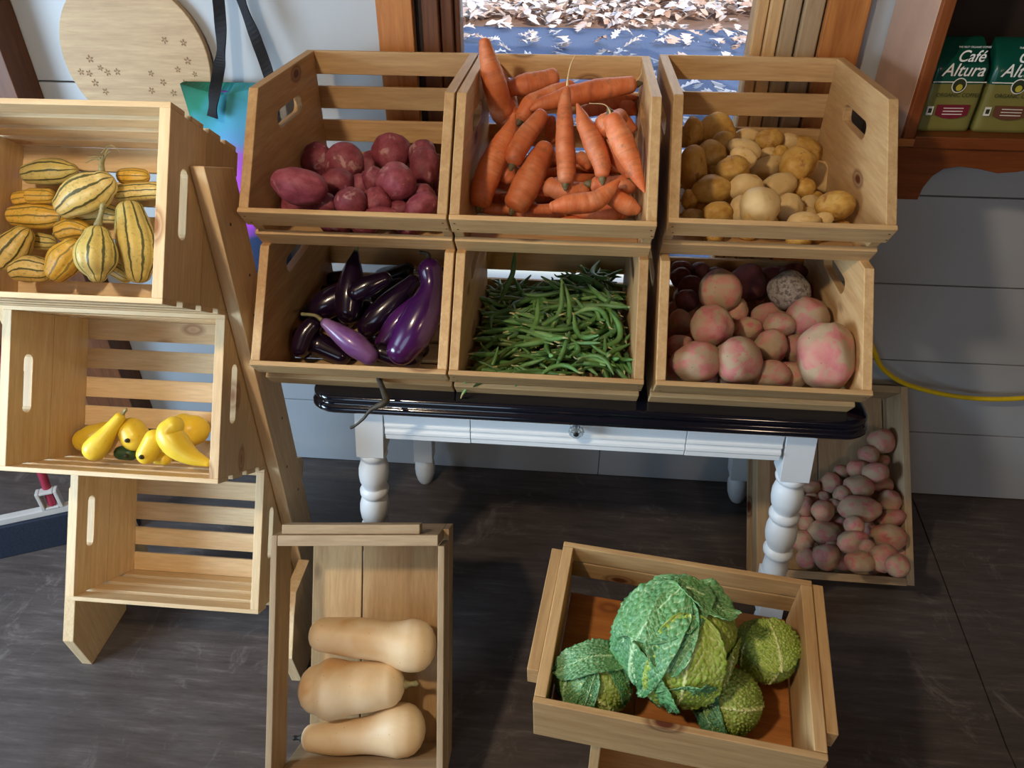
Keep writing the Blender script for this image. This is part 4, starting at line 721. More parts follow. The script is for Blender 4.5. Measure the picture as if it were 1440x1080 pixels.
CH = {"carrot":{"vis":[["dark_back_left",[[-0.1912,1.6983,1.296,0.0128],[-0.1767,1.6798,1.268,0.0205],[-0.1619,1.6588,1.2364,0.0235],[-0.1472,1.6379,1.2049,0.0214]]],["b2",[[-0.133,1.5678,1.1757,0.0125],[-0.1432,1.5885,1.2064,0.0229],[-0.1529,1.6045,1.2302,0.0229]]],["b3",[[-0.1402,1.4881,1.1836,0.0199],[-0.1346,1.4702,1.1576,0.0159],[-0.1297,1.4591,1.1413,0.0119]]],["b4",[[-0.1721,1.4603,1.1273,0.01],[-0.1731,1.4486,1.1109,0.0112]]],["dark_horizontal_top",[[-0.1464,1.635,1.2622,0.0167],[-0.1143,1.6419,1.268,0.0218],[-0.0854,1.648,1.2731,0.0218],[-0.0567,1.6554,1.28,0.0188]]],["green_crown_dark",[[-0.1148,1.5716,1.2206,0.0156],[-0.1016,1.5853,1.2384,0.0205],[-0.0659,1.6003,1.2552,0.0185],[-0.018,1.6175,1.2736,0.0115]]],["tall_upright",[[-0.1939,1.5873,1.3609,0.0102],[-0.1864,1.5825,1.327,0.0175],[-0.1719,1.5698,1.281,0.0233],[-0.1586,1.5851,1.2224,0.0228],[-0.155,1.5864,1.1978,0.0126]]],["r_small",[[0.0064,1.6693,1.2069,0.0108],[0.053,1.6816,1.2185,0.0172],[0.0952,1.6932,1.2298,0.0155],[0.123,1.6976,1.2326,0.006]]],["stub_right",[[0.0937,1.6791,1.2191,0.0129],[0.1111,1.6769,1.2138,0.0163],[0.1213,1.674,1.2085,0.0077]]],["r_back",[[0.0693,1.651,1.2074,0.0128],[0.0954,1.6459,1.197,0.0153],[0.1196,1.6369,1.1813,0.0094]]],["long_green_top",[[0.1049,1.6039,1.2808,0.0162],[0.075,1.5984,1.2769,0.0194],[0.0192,1.588,1.2689,0.021],[-0.0325,1.5765,1.259,0.0182],[-0.0801,1.5639,1.2471,0.0113],[-0.0977,1.5568,1.2392,0.0048]]],["between",[[-0.062,1.6998,1.1819,0.0111],[-0.0584,1.6848,1.1601,0.0142],[-0.0508,1.6739,1.1438,0.0115]]],["midstub",[[0.008,1.5645,1.1431,0.0134],[0.021,1.5596,1.1345,0.0142],[0.0278,1.5541,1.126,0.0092]]],["bottom_dark",[[-0.0489,1.3916,1.1399,0.0172],[-0.014,1.388,1.1305,0.021],[0.0203,1.391,1.1305,0.0172]]],["bottom_left",[[-0.1787,1.4216,1.0786,0.0088],[-0.1527,1.4232,1.0776,0.0104],[-0.1307,1.4251,1.0776,0.0096]]],["bottom_mid",[[-0.079,1.398,1.0902,0.0102],[-0.0459,1.4016,1.0911,0.0102]]],["greyend",[[-0.1537,1.4424,1.1623,0.0141],[-0.1353,1.4338,1.1479,0.0172],[-0.127,1.4289,1.1399,0.0133]]],["brown_right",[[0.038,1.3809,1.1504,0.0136],[0.0682,1.3813,1.1474,0.0173],[0.0943,1.3847,1.1489,0.0188],[0.1163,1.3932,1.1581,0.0113]]],["low_right",[[0.0718,1.3505,1.1397,0.0167],[0.1023,1.3424,1.1245,0.0167],[0.1193,1.3396,1.1184,0.0093]]],["rr_thin",[[0.0574,1.4081,1.2231,0.0134],[0.0773,1.3938,1.2004,0.0148],[0.1011,1.3766,1.1731,0.0096]]],["left_long",[[-0.1248,1.4821,1.249,0.0039],[-0.1363,1.4576,1.2158,0.0174],[-0.1573,1.4312,1.181,0.0232],[-0.1775,1.3959,1.1335,0.024],[-0.1831,1.3798,1.1113,0.0209]]],["tilt_left",[[-0.0702,1.4691,1.2524,0.0138],[-0.0923,1.4496,1.2274,0.0176],[-0.1151,1.4255,1.1962,0.0191],[-0.12,1.4151,1.1821,0.0161]]],["big_mid",[[-0.0608,1.4486,1.1961,0.0178],[-0.0748,1.4307,1.1724,0.0239],[-0.0955,1.4021,1.1345,0.027],[-0.112,1.3817,1.1077,0.0239]]],["roundend",[[0.0807,1.5005,1.2438,0.0155],[0.0514,1.4023,1.2538,0.0212]]],["big_right",[[0.0629,1.3912,1.2693,0.0173],[0.0829,1.3684,1.2346,0.0209],[0.1028,1.3473,1.2022,0.0158],[0.1189,1.329,1.1742,0.0079],[0.1268,1.3203,1.161,0.0022]]],["mid_right",[[-0.0033,1.4216,1.2864,0.0037],[0.0131,1.4009,1.255,0.0146],[0.0334,1.3795,1.2221,0.0183],[0.0477,1.3618,1.1952,0.0161],[0.0493,1.3524,1.1818,0.0139]]],["hairy",[[-0.0237,1.4725,1.3036,0.0052],[-0.0263,1.4507,1.273,0.0135],[-0.0227,1.4186,1.2271,0.0172],[-0.018,1.3866,1.1812,0.018],[-0.0176,1.3733,1.1622,0.0157]]],["bent_front",[[-0.0392,1.306,1.1321,0.0095],[-0.0122,1.3108,1.1357,0.0175],[0.0347,1.3181,1.1401,0.0182],[0.0627,1.3328,1.1574,0.0124],[0.08,1.3448,1.1724,0.0029]]]],"fill":[[[-0.1744,1.536,1.058,0.0131],[-0.1522,1.5262,1.058,0.0154],[-0.121,1.5126,1.058,0.0123],[-0.0854,1.4969,1.058,0.0046]],[[0.0003,1.4532,1.062,0.016],[-0.0356,1.4517,1.062,0.0188],[-0.0858,1.4494,1.062,0.015],[-0.1431,1.4469,1.062,0.0056]],[[0.0039,1.4919,1.09,0.0132],[-0.0346,1.4854,1.09,0.0156],[-0.0884,1.4762,1.09,0.0125],[-0.1499,1.4657,1.09,0.0047]],[[-0.0303,1.3975,1.058,0.0135],[0.0002,1.4113,1.058,0.0159],[0.0429,1.4307,1.058,0.0127],[0.0916,1.4528,1.058,0.0048]],[[-0.1706,1.673,1.062,0.0153],[-0.1393,1.672,1.062,0.018],[-0.0954,1.6706,1.062,0.0144],[-0.0453,1.669,1.062,0.0054]],[[-0.039,1.469,1.11,0.0119],[-0.0121,1.4628,1.11,0.014],[0.0256,1.4541,1.11,0.0112],[0.0686,1.4442,1.11,0.0042]],[[0.0775,1.3986,1.086,0.015],[0.0483,1.4056,1.086,0.0176],[0.0074,1.4153,1.086,0.0141],[-0.0394,1.4265,1.086,0.0053]],[[-0.0074,1.6202,1.094,0.0141],[-0.0381,1.6318,1.094,0.0166],[-0.081,1.6481,1.094,0.0133],[-0.1301,1.6666,1.094,0.005]],[[0.0968,1.4237,1.078,0.0133],[0.0846,1.4541,1.078,0.0157],[0.0674,1.4965,1.078,0.0125],[0.0479,1.545,1.078,0.0047]],[[-0.1801,1.4929,1.118,0.0138],[-0.1474,1.471,1.118,0.0163],[-0.1016,1.4404,1.118,0.013],[-0.0493,1.4055,1.118,0.0049]],[[0.042,1.5963,1.058,0.0122],[0.0121,1.5774,1.058,0.0144],[-0.0298,1.5508,1.058,0.0115],[-0.0776,1.5205,1.058,0.0043]],[[0.1124,1.561,1.078,0.0135],[0.094,1.575,1.078,0.0159],[0.0682,1.5946,1.078,0.0127],[0.0388,1.617,1.078,0.0048]],[[0.0573,1.6662,1.062,0.0148],[0.022,1.6478,1.062,0.0174],[-0.0275,1.622,1.062,0.0139],[-0.084,1.5925,1.062,0.0052]],[[0.0038,1.6472,1.09,0.0144],[0.0256,1.6577,1.09,0.017],[0.056,1.6723,1.09,0.0136],[0.0908,1.6891,1.09,0.0051]],[[-0.0838,1.6308,1.118,0.0133],[-0.0505,1.6266,1.118,0.0157],[-0.004,1.6207,1.118,0.0125],[0.0491,1.6139,1.118,0.0047]],[[-0.0492,1.5057,1.102,0.0129],[-0.0187,1.5212,1.102,0.0152],[0.0241,1.5429,1.102,0.0122],[0.0729,1.5678,1.102,0.0046]],[[0.0861,1.5757,1.118,0.012],[0.063,1.576,1.118,0.0142],[0.0307,1.5765,1.118,0.0113],[-0.0063,1.577,1.118,0.0042]],[[0.0318,1.6024,1.098,0.0138],[-0.0069,1.5923,1.098,0.0162],[-0.0611,1.5783,1.098,0.013],[-0.1231,1.5622,1.098,0.0049]],[[-0.1663,1.6504,1.082,0.0119],[-0.1434,1.6392,1.082,0.014],[-0.1114,1.6235,1.082,0.0112],[-0.0749,1.6056,1.082,0.0042]]]},"delicata":{"vis":[["e",[[-1.0877,1.3071,1.111,0.0163],[-1.0608,1.3117,1.1141,0.0155]]],["e2",[[-1.0441,1.2908,1.1257,0.016],[-1.0099,1.2938,1.1257,0.0153]]],["dark_back",[[-1.0588,1.3255,1.1559,0.02],[-1.0283,1.3304,1.159,0.0262],[-0.9901,1.3349,1.1606,0.0231],[-0.9749,1.3373,1.1622,0.0135]]],["orange_back",[[-0.8767,1.3363,1.1537,0.0146],[-0.8537,1.3383,1.1537,0.0161],[-0.8346,1.34,1.1537,0.0134]]],["long_back",[[-0.8752,1.3118,1.1292,0.0172],[-0.8411,1.317,1.1324,0.0183],[-0.807,1.3211,1.1339,0.0161]]],["o",[[-0.8809,1.2334,1.0032,0.0154],[-0.8611,1.2285,0.9938,0.0154]]],["left_long",[[-1.0847,1.2779,1.0886,0.0193],[-1.0502,1.2809,1.0886,0.0254],[-1.0156,1.284,1.0886,0.0231],[-0.9926,1.286,1.0886,0.0154]]],["darkstripe",[[-1.0395,1.2601,1.0451,0.0174],[-1.0163,1.2611,1.0435,0.0155]]],["mid_back",[[-0.9457,1.2882,1.0941,0.0192],[-0.9191,1.2927,1.0972,0.0211],[-0.8882,1.2921,1.0925,0.0173]]],["yellow_small",[[-0.9737,1.2489,1.0731,0.0197],[-0.9513,1.2541,1.0778,0.0227],[-0.9322,1.2536,1.0747,0.0152]]],["left_fat",[[-1.0796,1.2024,1.0308,0.0226],[-1.0638,1.2168,1.0493,0.0321],[-1.0444,1.2338,1.0709,0.0208]]],["low_pale",[[-1.0452,1.1825,1.0192,0.0187],[-1.0212,1.1878,1.0238,0.0262],[-0.9949,1.188,1.0208,0.0225]]],["big_stem",[[-0.9517,1.2494,1.1233,0.0241],[-0.9268,1.2622,1.1385,0.0364],[-0.8979,1.2733,1.1506,0.0371],[-0.88,1.2813,1.1597,0.026]]],["orange",[[-0.9253,1.2011,1.0621,0.0222],[-0.9426,1.1868,1.044,0.0314],[-0.958,1.1727,1.0258,0.0222]]],["vertical_stem",[[-0.8728,1.2038,1.0906,0.0226],[-0.8731,1.1869,1.0668,0.0365],[-0.8717,1.1702,1.0429,0.0335],[-0.8689,1.1599,1.028,0.0164]]],["tall_right",[[-0.8455,1.2802,1.1069,0.0257],[-0.8361,1.2592,1.0759,0.0348],[-0.8262,1.2338,1.0388,0.0359],[-0.8243,1.2122,1.0078,0.0227]]]],"fill":[]},"yellow":{"vis":[["pale_back",[[-1.0736,1.2051,0.5852,0.0262],[-1.052,1.2117,0.5919,0.0295],[-1.03,1.2231,0.6053,0.018]]],["small_green_back",[[-0.8233,1.0898,0.6516,0.0149],[-0.812,1.089,0.6491,0.0134]]],["green_small",[[-0.9284,1.1207,0.6302,0.0153],[-0.9092,1.1215,0.6289,0.0153]]],["tip_on_yellow",[[-0.9016,1.1402,0.6754,0.0289],[-0.8949,1.1342,0.666,0.0304]]],["green_tip_yellow",[[-0.8199,1.0895,0.7029,0.019],[-0.8329,1.0702,0.6772,0.0204]]],["crookneck_small",[[-0.96,1.0923,0.6617,0.0239],[-0.9474,1.102,0.6739,0.0224],[-0.9301,1.1187,0.6954,0.015],[-0.9126,1.134,0.7149,0.0105]]],["spotted_bulb",[[-0.8311,1.2146,0.6208,0.0418],[-0.8152,1.2174,0.6228,0.0338]]],["big_crookneck",[[-0.7034,1.06,0.6728,0.0087],[-0.7342,1.0644,0.6829,0.0174],[-0.7641,1.0743,0.7006,0.0275],[-0.7834,1.0873,0.7213,0.026],[-0.7733,1.0965,0.7332,0.0202]]]],"fill":[]},"eggplant":{"vis":[["fillG",[[-0.4484,1.4068,0.8405,0.0198],[-0.422,1.3771,0.7952,0.0217]]],["fillH",[[-0.3346,1.3549,0.8312,0.0173],[-0.317,1.3299,0.7935,0.0192]]],["fillE",[[-0.5804,1.5939,0.8128,0.0175],[-0.5326,1.6006,0.8164,0.0197]]],["fillF",[[-0.4431,1.5894,0.8274,0.0151],[-0.3965,1.6034,0.8416,0.0173]]],["fillA",[[-0.5751,1.325,0.8186,0.0154],[-0.5659,1.3081,0.7935,0.0192]]],["fillB",[[-0.5238,1.2958,0.8125,0.0227],[-0.4774,1.2867,0.7939,0.0189]]],["fillD",[[-0.5696,1.4358,0.8087,0.0244],[-0.5121,1.4338,0.7987,0.0244]]],["fillC",[[-0.4553,1.5551,0.8012,0.0258],[-0.4048,1.5695,0.8153,0.0215]]],["dark_left",[[-0.6229,1.5453,0.8118,0.0095],[-0.588,1.5409,0.8012,0.0172],[-0.5454,1.5471,0.8047,0.0258],[-0.5075,1.5579,0.8153,0.0258]]],["dark_left_fat",[[-0.5762,1.3901,0.8293,0.0178],[-0.5417,1.4045,0.8455,0.0297],[-0.4995,1.4219,0.8649,0.0277]]],["low_left",[[-0.5574,1.2706,0.8176,0.0168],[-0.5477,1.2887,0.842,0.0187],[-0.5338,1.3007,0.8573,0.0168]]],["dark_up",[[-0.465,1.4345,0.9601,0.0069],[-0.4691,1.4142,0.9318,0.0192],[-0.4723,1.385,0.8909,0.0277],[-0.4742,1.3627,0.8595,0.025]]],["highlight_back",[[-0.4469,1.3573,0.9111,0.0188],[-0.4213,1.3672,0.9219,0.0207],[-0.3921,1.3773,0.9326,0.015]]],["diag1",[[-0.3407,1.4153,0.907,0.0154],[-0.3697,1.3927,0.8786,0.0251],[-0.4064,1.3694,0.8502,0.027],[-0.432,1.3516,0.8281,0.0212]]],["diag2",[[-0.3237,1.3587,0.8821,0.0189],[-0.3595,1.3338,0.8512,0.0227],[-0.3875,1.3073,0.8172,0.017]]],["low_right",[[-0.3836,1.2739,0.8163,0.0186],[-0.3497,1.2704,0.8072,0.0186],[-0.3201,1.273,0.8072,0.0186]]],["light_lilac",[[-0.4963,1.2801,0.8756,0.0103],[-0.4679,1.271,0.8591,0.0176],[-0.4339,1.2602,0.8396,0.0227],[-0.4054,1.25,0.8216,0.0176]]],["big_purple",[[-0.2849,1.3456,0.9736,0.0217],[-0.2789,1.3274,0.9469,0.0199],[-0.2885,1.3035,0.9144,0.0308],[-0.3112,1.2723,0.8729,0.0355],[-0.3344,1.2473,0.8403,0.0272]]]],"fill":[]},"butternut":{"vis":[["pale_top",[[-0.5009,0.9677,0.2716,0.0363],[-0.4283,0.9704,0.2665,0.0435],[-0.3659,0.9714,0.2602,0.0425],[-0.3347,0.9709,0.2555,0.0487],[-0.3139,0.9709,0.2529,0.0555],[-0.2942,0.9723,0.2525,0.0539]]],["third",[[-0.5081,0.829,0.1021,0.0267],[-0.4493,0.8348,0.1029,0.0359],[-0.3932,0.8421,0.1063,0.038],[-0.3551,0.8484,0.1105,0.0472],[-0.3273,0.8538,0.1147,0.0565],[-0.3068,0.8561,0.1155,0.0544]]],["middle",[[-0.4986,0.8886,0.1905,0.0523],[-0.4792,0.8906,0.1909,0.0646],[-0.4563,0.8932,0.1918,0.0625],[-0.4232,0.8973,0.1934,0.0543],[-0.3876,0.9018,0.1955,0.0523],[-0.3494,0.9067,0.1976,0.0461]]]],"fill":[]},"cabbage":{"vis":[["right",[[0.3849,0.8535,0.4903,0.0548]]],["left",[[0.0763,0.7725,0.4817,0.0623]]],["front",[[0.304,0.7583,0.475,0.055]]],["big",[[0.2141,0.8037,0.5661,0.0951]]]],"fill":[]}}
# ------------------------------------------------------------------ produce
CAMDIR = -CFW
ORD = ['first','second','third','fourth','fifth','sixth','seventh','eighth','ninth','tenth','eleventh','twelfth']
def blob_mesh(name, m, seed, bumpy=.07, eyes=5, sub=4):
    bm = bmesh.new(); bmesh.ops.create_icosphere(bm, subdivisions=sub, radius=1)
    rg = random.Random(seed); ey = [Vector((rg.gauss(0,1), rg.gauss(0,1), rg.gauss(0,1))).normalized() for _ in range(eyes)]
    for v in bm.verts:
        d = v.co.normalized(); r = 1.03 + bumpy*2.0*noise.noise(d*1.0+Vector((seed*3.1,0,0))) + bumpy*.9*noise.noise(d*2.1+Vector((0,seed*2.3,0))) + .014*noise.noise(d*7)
        for e in ey:
            a = (d-e).length
            if a < .34: r -= .045*(1-a/.34)**2*(1 if a < .14 else .6); r += .02*max(0, 1-abs(a-.26)/.08)
        v.co = d*r
    o = obj(name, bm, m, smooth=True)
    me = o.data; bpy.data.objects.remove(o); return me
def orient(ang):
    a = math.radians(ang); X = CR*cos(a) - CU*sin(a); Y = -CR*sin(a) - CU*cos(a); Z = X.cross(Y)
    return Matrix((X, Y, Z)).transposed()
def rowlabels(items, what, where, rowh):
    """items: (px,py) -> 'nth from the left in the kth row' by sorting into rows from the front"""
    idx = sorted(range(len(items)), key=lambda i: -items[i][8]); rows = []; cur = []; y0 = None
    for i in idx:
        if y0 is None or y0-items[i][8] > rowh:
            cur = []; rows.append(cur); y0 = items[i][8]
        cur.append(i)
    out = {}
    med = sorted(max(q[3], q[4]) for q in items)[len(items)//2]
    for k, rw in enumerate(rows):
        rw.sort(key=lambda i: items[i][7]); n = len(rw)
        rn = 'front row' if k == 0 else ('back row' if k == len(rows)-1 else ORD[k]+' row from the front')
        for j, i in enumerate(rw):
            s = max(items[i][3], items[i][4]); sz = 'big ' if s > med*1.3 else ('small ' if s < med*.72 else '')
            pos = 'alone' if n == 1 else ('leftmost' if j == 0 else ('rightmost' if j == n-1 else ORD[j]+' from left'))
            out[i] = '%s%s, %s in the %s, %s' % (sz, what, pos, rn, where)
    return out
def potatoes(key, name, cat, mats, what, where, group, rowh, special, fillcount_label, pick):
    base = [blob_mesh(name, mats[0], s) for s in (1,2,3,4)]
    it = POTS[key]['vis']; labs = rowlabels(it, what, where, rowh)
    variants = {}
    for i, q in enumerate(it):
        x, y, z, rx, ry, ang = q[:6]
        mi = pick(i, q); k = (i % 4, mi)
        if k not in variants:
            me = base[i % 4].copy(); me.materials.clear(); me.materials.append(mats[mi]); variants[k] = me
        o = bpy.data.objects.new(name, variants[k]); COL.objects.link(o)
        rz = min(rx, ry)*.97
        o.location = (x, y, z); R_ = orient(ang) @ Matrix.Rotation(i*1.3, 3, 'Z' if abs(rx-ry) < .15*max(rx, ry) else ('X' if rx > ry else 'Y'))
        o.rotation_euler = R_.to_euler(); o.scale = (rx*1.08, ry*1.08, rz*1.05)
        if abs(rx-ry) < .15*max(rx, ry): o.scale = ((rx+ry)/2*1.08,)*3; o.scale.z *= .96
        tag(o, special.get(i, labs[i]), cat, group)
    rg = random.Random(3)
    for x, y, z, r in POTS[key]['fill']:
        o = bpy.data.objects.new(name, base[rg.randrange(4)]); COL.objects.link(o); o.location = (x, y, z)
        o.rotation_euler = (rg.uniform(0,6), rg.uniform(0,6), rg.uniform(0,6)); o.scale = (r*1.08, r, r*.97)
        tag(o, fillcount_label, cat, group+', buried ones')
potatoes('red', 'red_potato', 'potato', [M['redpot']], 'red potato', 'top left crate', 'red potatoes in the top left crate', 14,
    {}, 'red potato buried under the others in the top left crate, only glimpsed', lambda i, q: 0)
def pickgold(i, q): return 1 if (q[7] > 1040 and i % 3 != 0) or i in (34,35) else 0
potatoes('gold', 'gold_potato', 'potato', [M['goldpot'], M['goldpale']], 'gold potato', 'top right crate', 'gold potatoes in the top right crate', 15,
    {34: 'largest pale gold potato standing upright against the front rim, top right crate'}, 'gold potato buried under the others in the top right crate, only glimpsed', pickgold)
pinkspecial = {20: 'round potato coated in grey dried earth, upper middle of the bottom right crate',
    21: 'round purplish pink potato sitting high at the upper left, bottom right crate',
    32: 'very large knobbly pink potato at the front right corner, bottom right crate',
    15: 'long dusky brown potato against the right side panel, bottom right crate',
    27: 'round pink potato with a brown earthy top, left of centre, bottom right crate',
    24: 'tiny pink potato beside the large knobbly one, bottom right crate',
    13: 'dark rosy potato in shade at the back centre, bottom right crate'}
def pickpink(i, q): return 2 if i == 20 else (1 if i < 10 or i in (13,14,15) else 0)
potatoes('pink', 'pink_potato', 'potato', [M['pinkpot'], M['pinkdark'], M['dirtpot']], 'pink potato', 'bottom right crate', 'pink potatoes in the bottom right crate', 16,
    pinkspecial, 'pink potato buried under the others in the bottom right crate, only glimpsed', pickpink)
potatoes('floorpink', 'pink_potato', 'potato', [M['pinkpot'], M['goldpale']], 'pink potato', 'leaning floor crate', 'small pink potatoes in the leaning floor crate', 10,
    {6: 'topmost pink potato of the heap in the leaning floor crate'}, 'x', lambda i, q: 0)

def nearest_end(nodes): return 0
def chain_obj(name, label, cat, group, nodes, m, tubekw, parts=(), body='body'):
    """organic item swept along nodes; parts = functions adding children"""
    c = sum((Vector(n[:3]) for n in nodes), Vector())/len(nodes)
    loc = [(n[0]-c.x, n[1]-c.y, n[2]-c.z, n[3]) for n in nodes]
    r = thing(name, label, cat, c, group=group) if parts else None
    tubekw = dict(tubekw); k_ = tubekw.pop('rs', 1); bm = bmesh.new(); tube(bm, [(*q[:3], q[3]*k_) for q in loc], **tubekw)
    o = obj(body if parts else name, bm, m, r)
    if not parts:
        o.location = c; tag(o, label, cat, group); return o
    for p in parts: p(r, loc, c)
    return r
def rel(c, *pts): return [tuple(Vector(p[:3])-c) + ((p[3],) if len(p) > 3 else ()) for p in pts]
# carrots
def crown_part(end):
    def f(r, loc, c):
        a, b = (Vector(loc[0][:3]), Vector(loc[1][:3])) if end == 0 else (Vector(loc[-1][:3]), Vector(loc[-2][:3]))
        rad = loc[0][3] if end == 0 else loc[-1][3]; d = (a-b).normalized(); p = a + d*rad*.50
        bm = bmesh.new(); tube(bm, [tuple(p)+(min(rad*.55,.0078),), tuple(p+d*.006+Vector((0,0,.0)))+(min(rad*.5,.007),), tuple(p+d*.011)+(.004,)], 12, 3)
        obj('crown', bm, M['crown'], r)
    return f
def whisker(P):
    def f(r, loc, c):
        bm = bmesh.new(); tube(bm, rel(c, *P), 8, 8); obj('root_hair', bm, M['whisker'], r)
    return f
CL = {
 'dark_back_left': ('shaded carrot wedged behind the tall upright carrot, back left of the carrot crate', None),
 'b2': ('short shaded carrot under the back left of the carrot heap', None),
 'b3': ('shaded carrot tucked between the left long carrots', None),
 'b4': ('small carrot end low down behind the leftmost long carrot', None),
 'dark_horizontal_top': ('brownish carrot lying crosswise at the top back, cut crown facing left', 0),
 'green_crown_dark': ('dusky carrot with a dark green crown below the crosswise one, upper centre left', 0),
 'tall_upright': ('tall bent carrot standing up above the back left of the carrot crate', None),
 'r_small': ('slim carrot lying crosswise below the long green topped one at the right', -1),
 'stub_right': ('round carrot end with green crown against the right side panel', -1),
 'r_back': ('bent carrot poking out right behind the large right carrot', None),
 'long_green_top': ('long carrot with green crown lying across the top right of the heap', 0),
 'between': ('small carrot between the upright hairy carrot and its left neighbour', None),
 'midstub': ('stubby carrot end in the gap right of the hairy carrot', None),
 'bottom_dark': ('shaded carrot lying flat in the hollow at the bottom centre', None),
 'bottom_left': ('carrot lying along the front rim at the bottom left', None),
 'bottom_mid': ('carrot lying along the front rim at the bottom middle', None),
 'greyend': ('small grey carrot with green crown between the two left front carrots', -1),
 'brown_right': ('brownish carrot lying crosswise above the bent front carrot', 0),
 'low_right': ('carrot with cut end in the front right corner', None),
 'rr_thin': ('slim carrot just left of the large right carrot', -1),
 'left_long': ('long plump carrot slanting down the left front with pointed tip up', -1),
 'tilt_left': ('medium carrot slanting down left of centre with stubby crown at bottom', -1),
 'big_mid': ('thickest carrot slanting to the front rim left of centre', -1),
 'roundend': ('carrot seen end on with a rounded tip at the right of the heap', None),
 'big_right': ('large carrot tapering to a point over the front right of the heap', 0),
 'mid_right': ('long carrot with tip up right of the hairy carrot', -1),
 'hairy': ('straight upright carrot with a long pale root hair at its top, centre', -1),
 'bent_front': ('short bent carrot with pale tip lying at the front rim right of centre', None)}
for i, (k, n) in enumerate(CH['carrot']['vis']):
    lab, ce = CL[k]; parts = []
    if ce is not None: parts.append(crown_part(ce))
    if k == 'hairy': a = Vector(n[0][:3]); parts.append(whisker([(*a,.003),(*(a+CU*.018+CR*.001),.0015),(*(a+CU*.042+CR*.006),.0012),(*(a+CU*.060+CR*.014),.0008)]))
    if k == 'big_right': a = Vector(n[0][:3]); parts.append(whisker([(*a,.003),(*(a+CU*.018-CR*.015+CAMDIR*.02),.001),(*(a+CU*.022-CR*.045+CAMDIR*.02),.0006)]))
    if k == 'long_green_top': a = Vector(n[0][:3]); parts.append(whisker([(*a,.002),(*(a+CU*.012+CR*.015+CAMDIR*.01),.001),(*(a+CU*.030+CR*.020+CAMDIR*.01),.0006)]))
    chain_obj('carrot', lab, 'carrot', 'carrots in the top middle crate', n, M['carrot'], dict(seg=24, sub=10, smooth_passes=3, caplen=(.65,.65), rs=1.05, rings=.05, disp=.0022, dscale=28, seed=i), parts, body='root')
for i, n in enumerate(CH['carrot']['fill']):
    chain_obj('carrot', 'carrot buried under the others in the top middle crate, only glimpsed', 'carrot', 'carrots in the top middle crate, buried ones', n, M['carrot'], dict(seg=16, sub=6, disp=.002, dscale=28, seed=i+50))
# striped squashes
def stem_part(end, length=.03, r0=.007, dirv=None, m='stem', curve=None):
    def f(r, loc, c):
        a, b = (Vector(loc[0][:3]), Vector(loc[1][:3])) if end == 0 else (Vector(loc[-1][:3]), Vector(loc[-2][:3]))
        rad = loc[0][3] if end == 0 else loc[-1][3]; d0 = (a-b).normalized(); d = dirv.normalized() if dirv else d0
        p = a + d0*rad*.85; cv = curve or Vector()
        bm = bmesh.new(); tube(bm, [tuple(p)+(r0*1.5,), tuple(p+d*length*.25)+(r0,), tuple(p+d*length*.6+cv*.4)+(r0*.8,), tuple(p+d*length+cv)+(r0*.95,)], 10, 5, lobes=5, lobe_amt=.25)
        obj('stem', bm, M[m], r)
    return f
SL = {
 'e': ('shaded squash in the far left corner of the top rack crate', 'deliyellow', None), 'e2': ('plain yellow squash lying below the dark one at the back left', 'deliyellow', None),
 'dark_back': ('dark striped squash lying at the back left, highest there', 'deligrey', None), 'orange_back': ('orange striped squash at the back right behind the stemmed one', 'deliyellow', None),
 'long_back': ('long pale squash lying across the back right', 'deli', None), 'o': ('small shaded squash low between the two front standing squashes', 'deligrey', None),
 'left_long': ('long yellow striped squash lying across the left middle', 'deliyellow', None), 'darkstripe': ('small greenish squash half hidden behind the low pale one', 'deligrey', None),
 'mid_back': ('green dotted squash lying behind the standing stemmed squash', 'deli', None), 'yellow_small': ('yellow squash just under the large twisted stemmed squash', 'deliyellow', None),
 'left_fat': ('fat striped squash tilted at the far left front', 'deli', None), 'low_pale': ('pale squash lying along the front edge at the left', 'deli', None),
 'big_stem': ('large cream squash on top with a dried twisted vine stem', 'deli', 1), 'orange': ('bright orange yellow squash leaning at the front centre', 'deliyellow', None),
 'vertical_stem': ('upright mottled squash with green grey stem at the front', 'deligrey', 0), 'tall_right': ('tallest cream and green squash standing against the right panel', 'deligrey', None)}
def vine(r, loc, c):
    a = Vector(loc[-1][:3]) + CU*loc[-1][3]*.9 + CAMDIR*.01
    bm = bmesh.new()
    tube(bm, [(*a,.006),(*(a+CU*.012),.0045),(*(a+CU*.022+CR*.004),.0035)], 8, 4)
    for dx, dy, dz in ((-.03,.012,.0),(-.022,.02,.005),(.012,.038,.0),(.022,.03,.01),(.006,.022,.012)):
        p = a+CU*.015; q = a+CR*dx+CU*dy+CAMDIR*dz
        tube(bm, [(*p,.0025),(*((p+q)/2+CU*.006+CR*.003),.0014),(*q,.0010)], 6, 4)
    tube(bm, [(*(a+CU*.03),.0015),(*(a+CU*.045+CR*.014),.0008),(*(a+CU*.036+CR*.03),.0006),(*(a+CU*.028+CR*.033),.0004)], 6, 5)
    obj('dried_vine', bm, M['stem'], r)
for i, (k, n) in enumerate(CH['delicata']['vis']):
    lab, mt, st = SL[k]; parts = []
    if k == 'vertical_stem': parts = [stem_part(0, .036, .0055, CU*.9+CR*.35+CAMDIR*.2)]
    if k == 'big_stem': parts = [vine]
    if k == 'yellow_small': parts = [stem_part(0, .06, .003, CU+CR*.7+CAMDIR*.6)]
    chain_obj('striped_squash', lab, 'squash', 'striped squashes in the top rack crate', n, M[mt], dict(seg=72, sub=8, smooth_passes=6, lobes=9, lobe_amt=.06, caplen=(.75,.75), disp=.002, dscale=14, seed=i), parts)
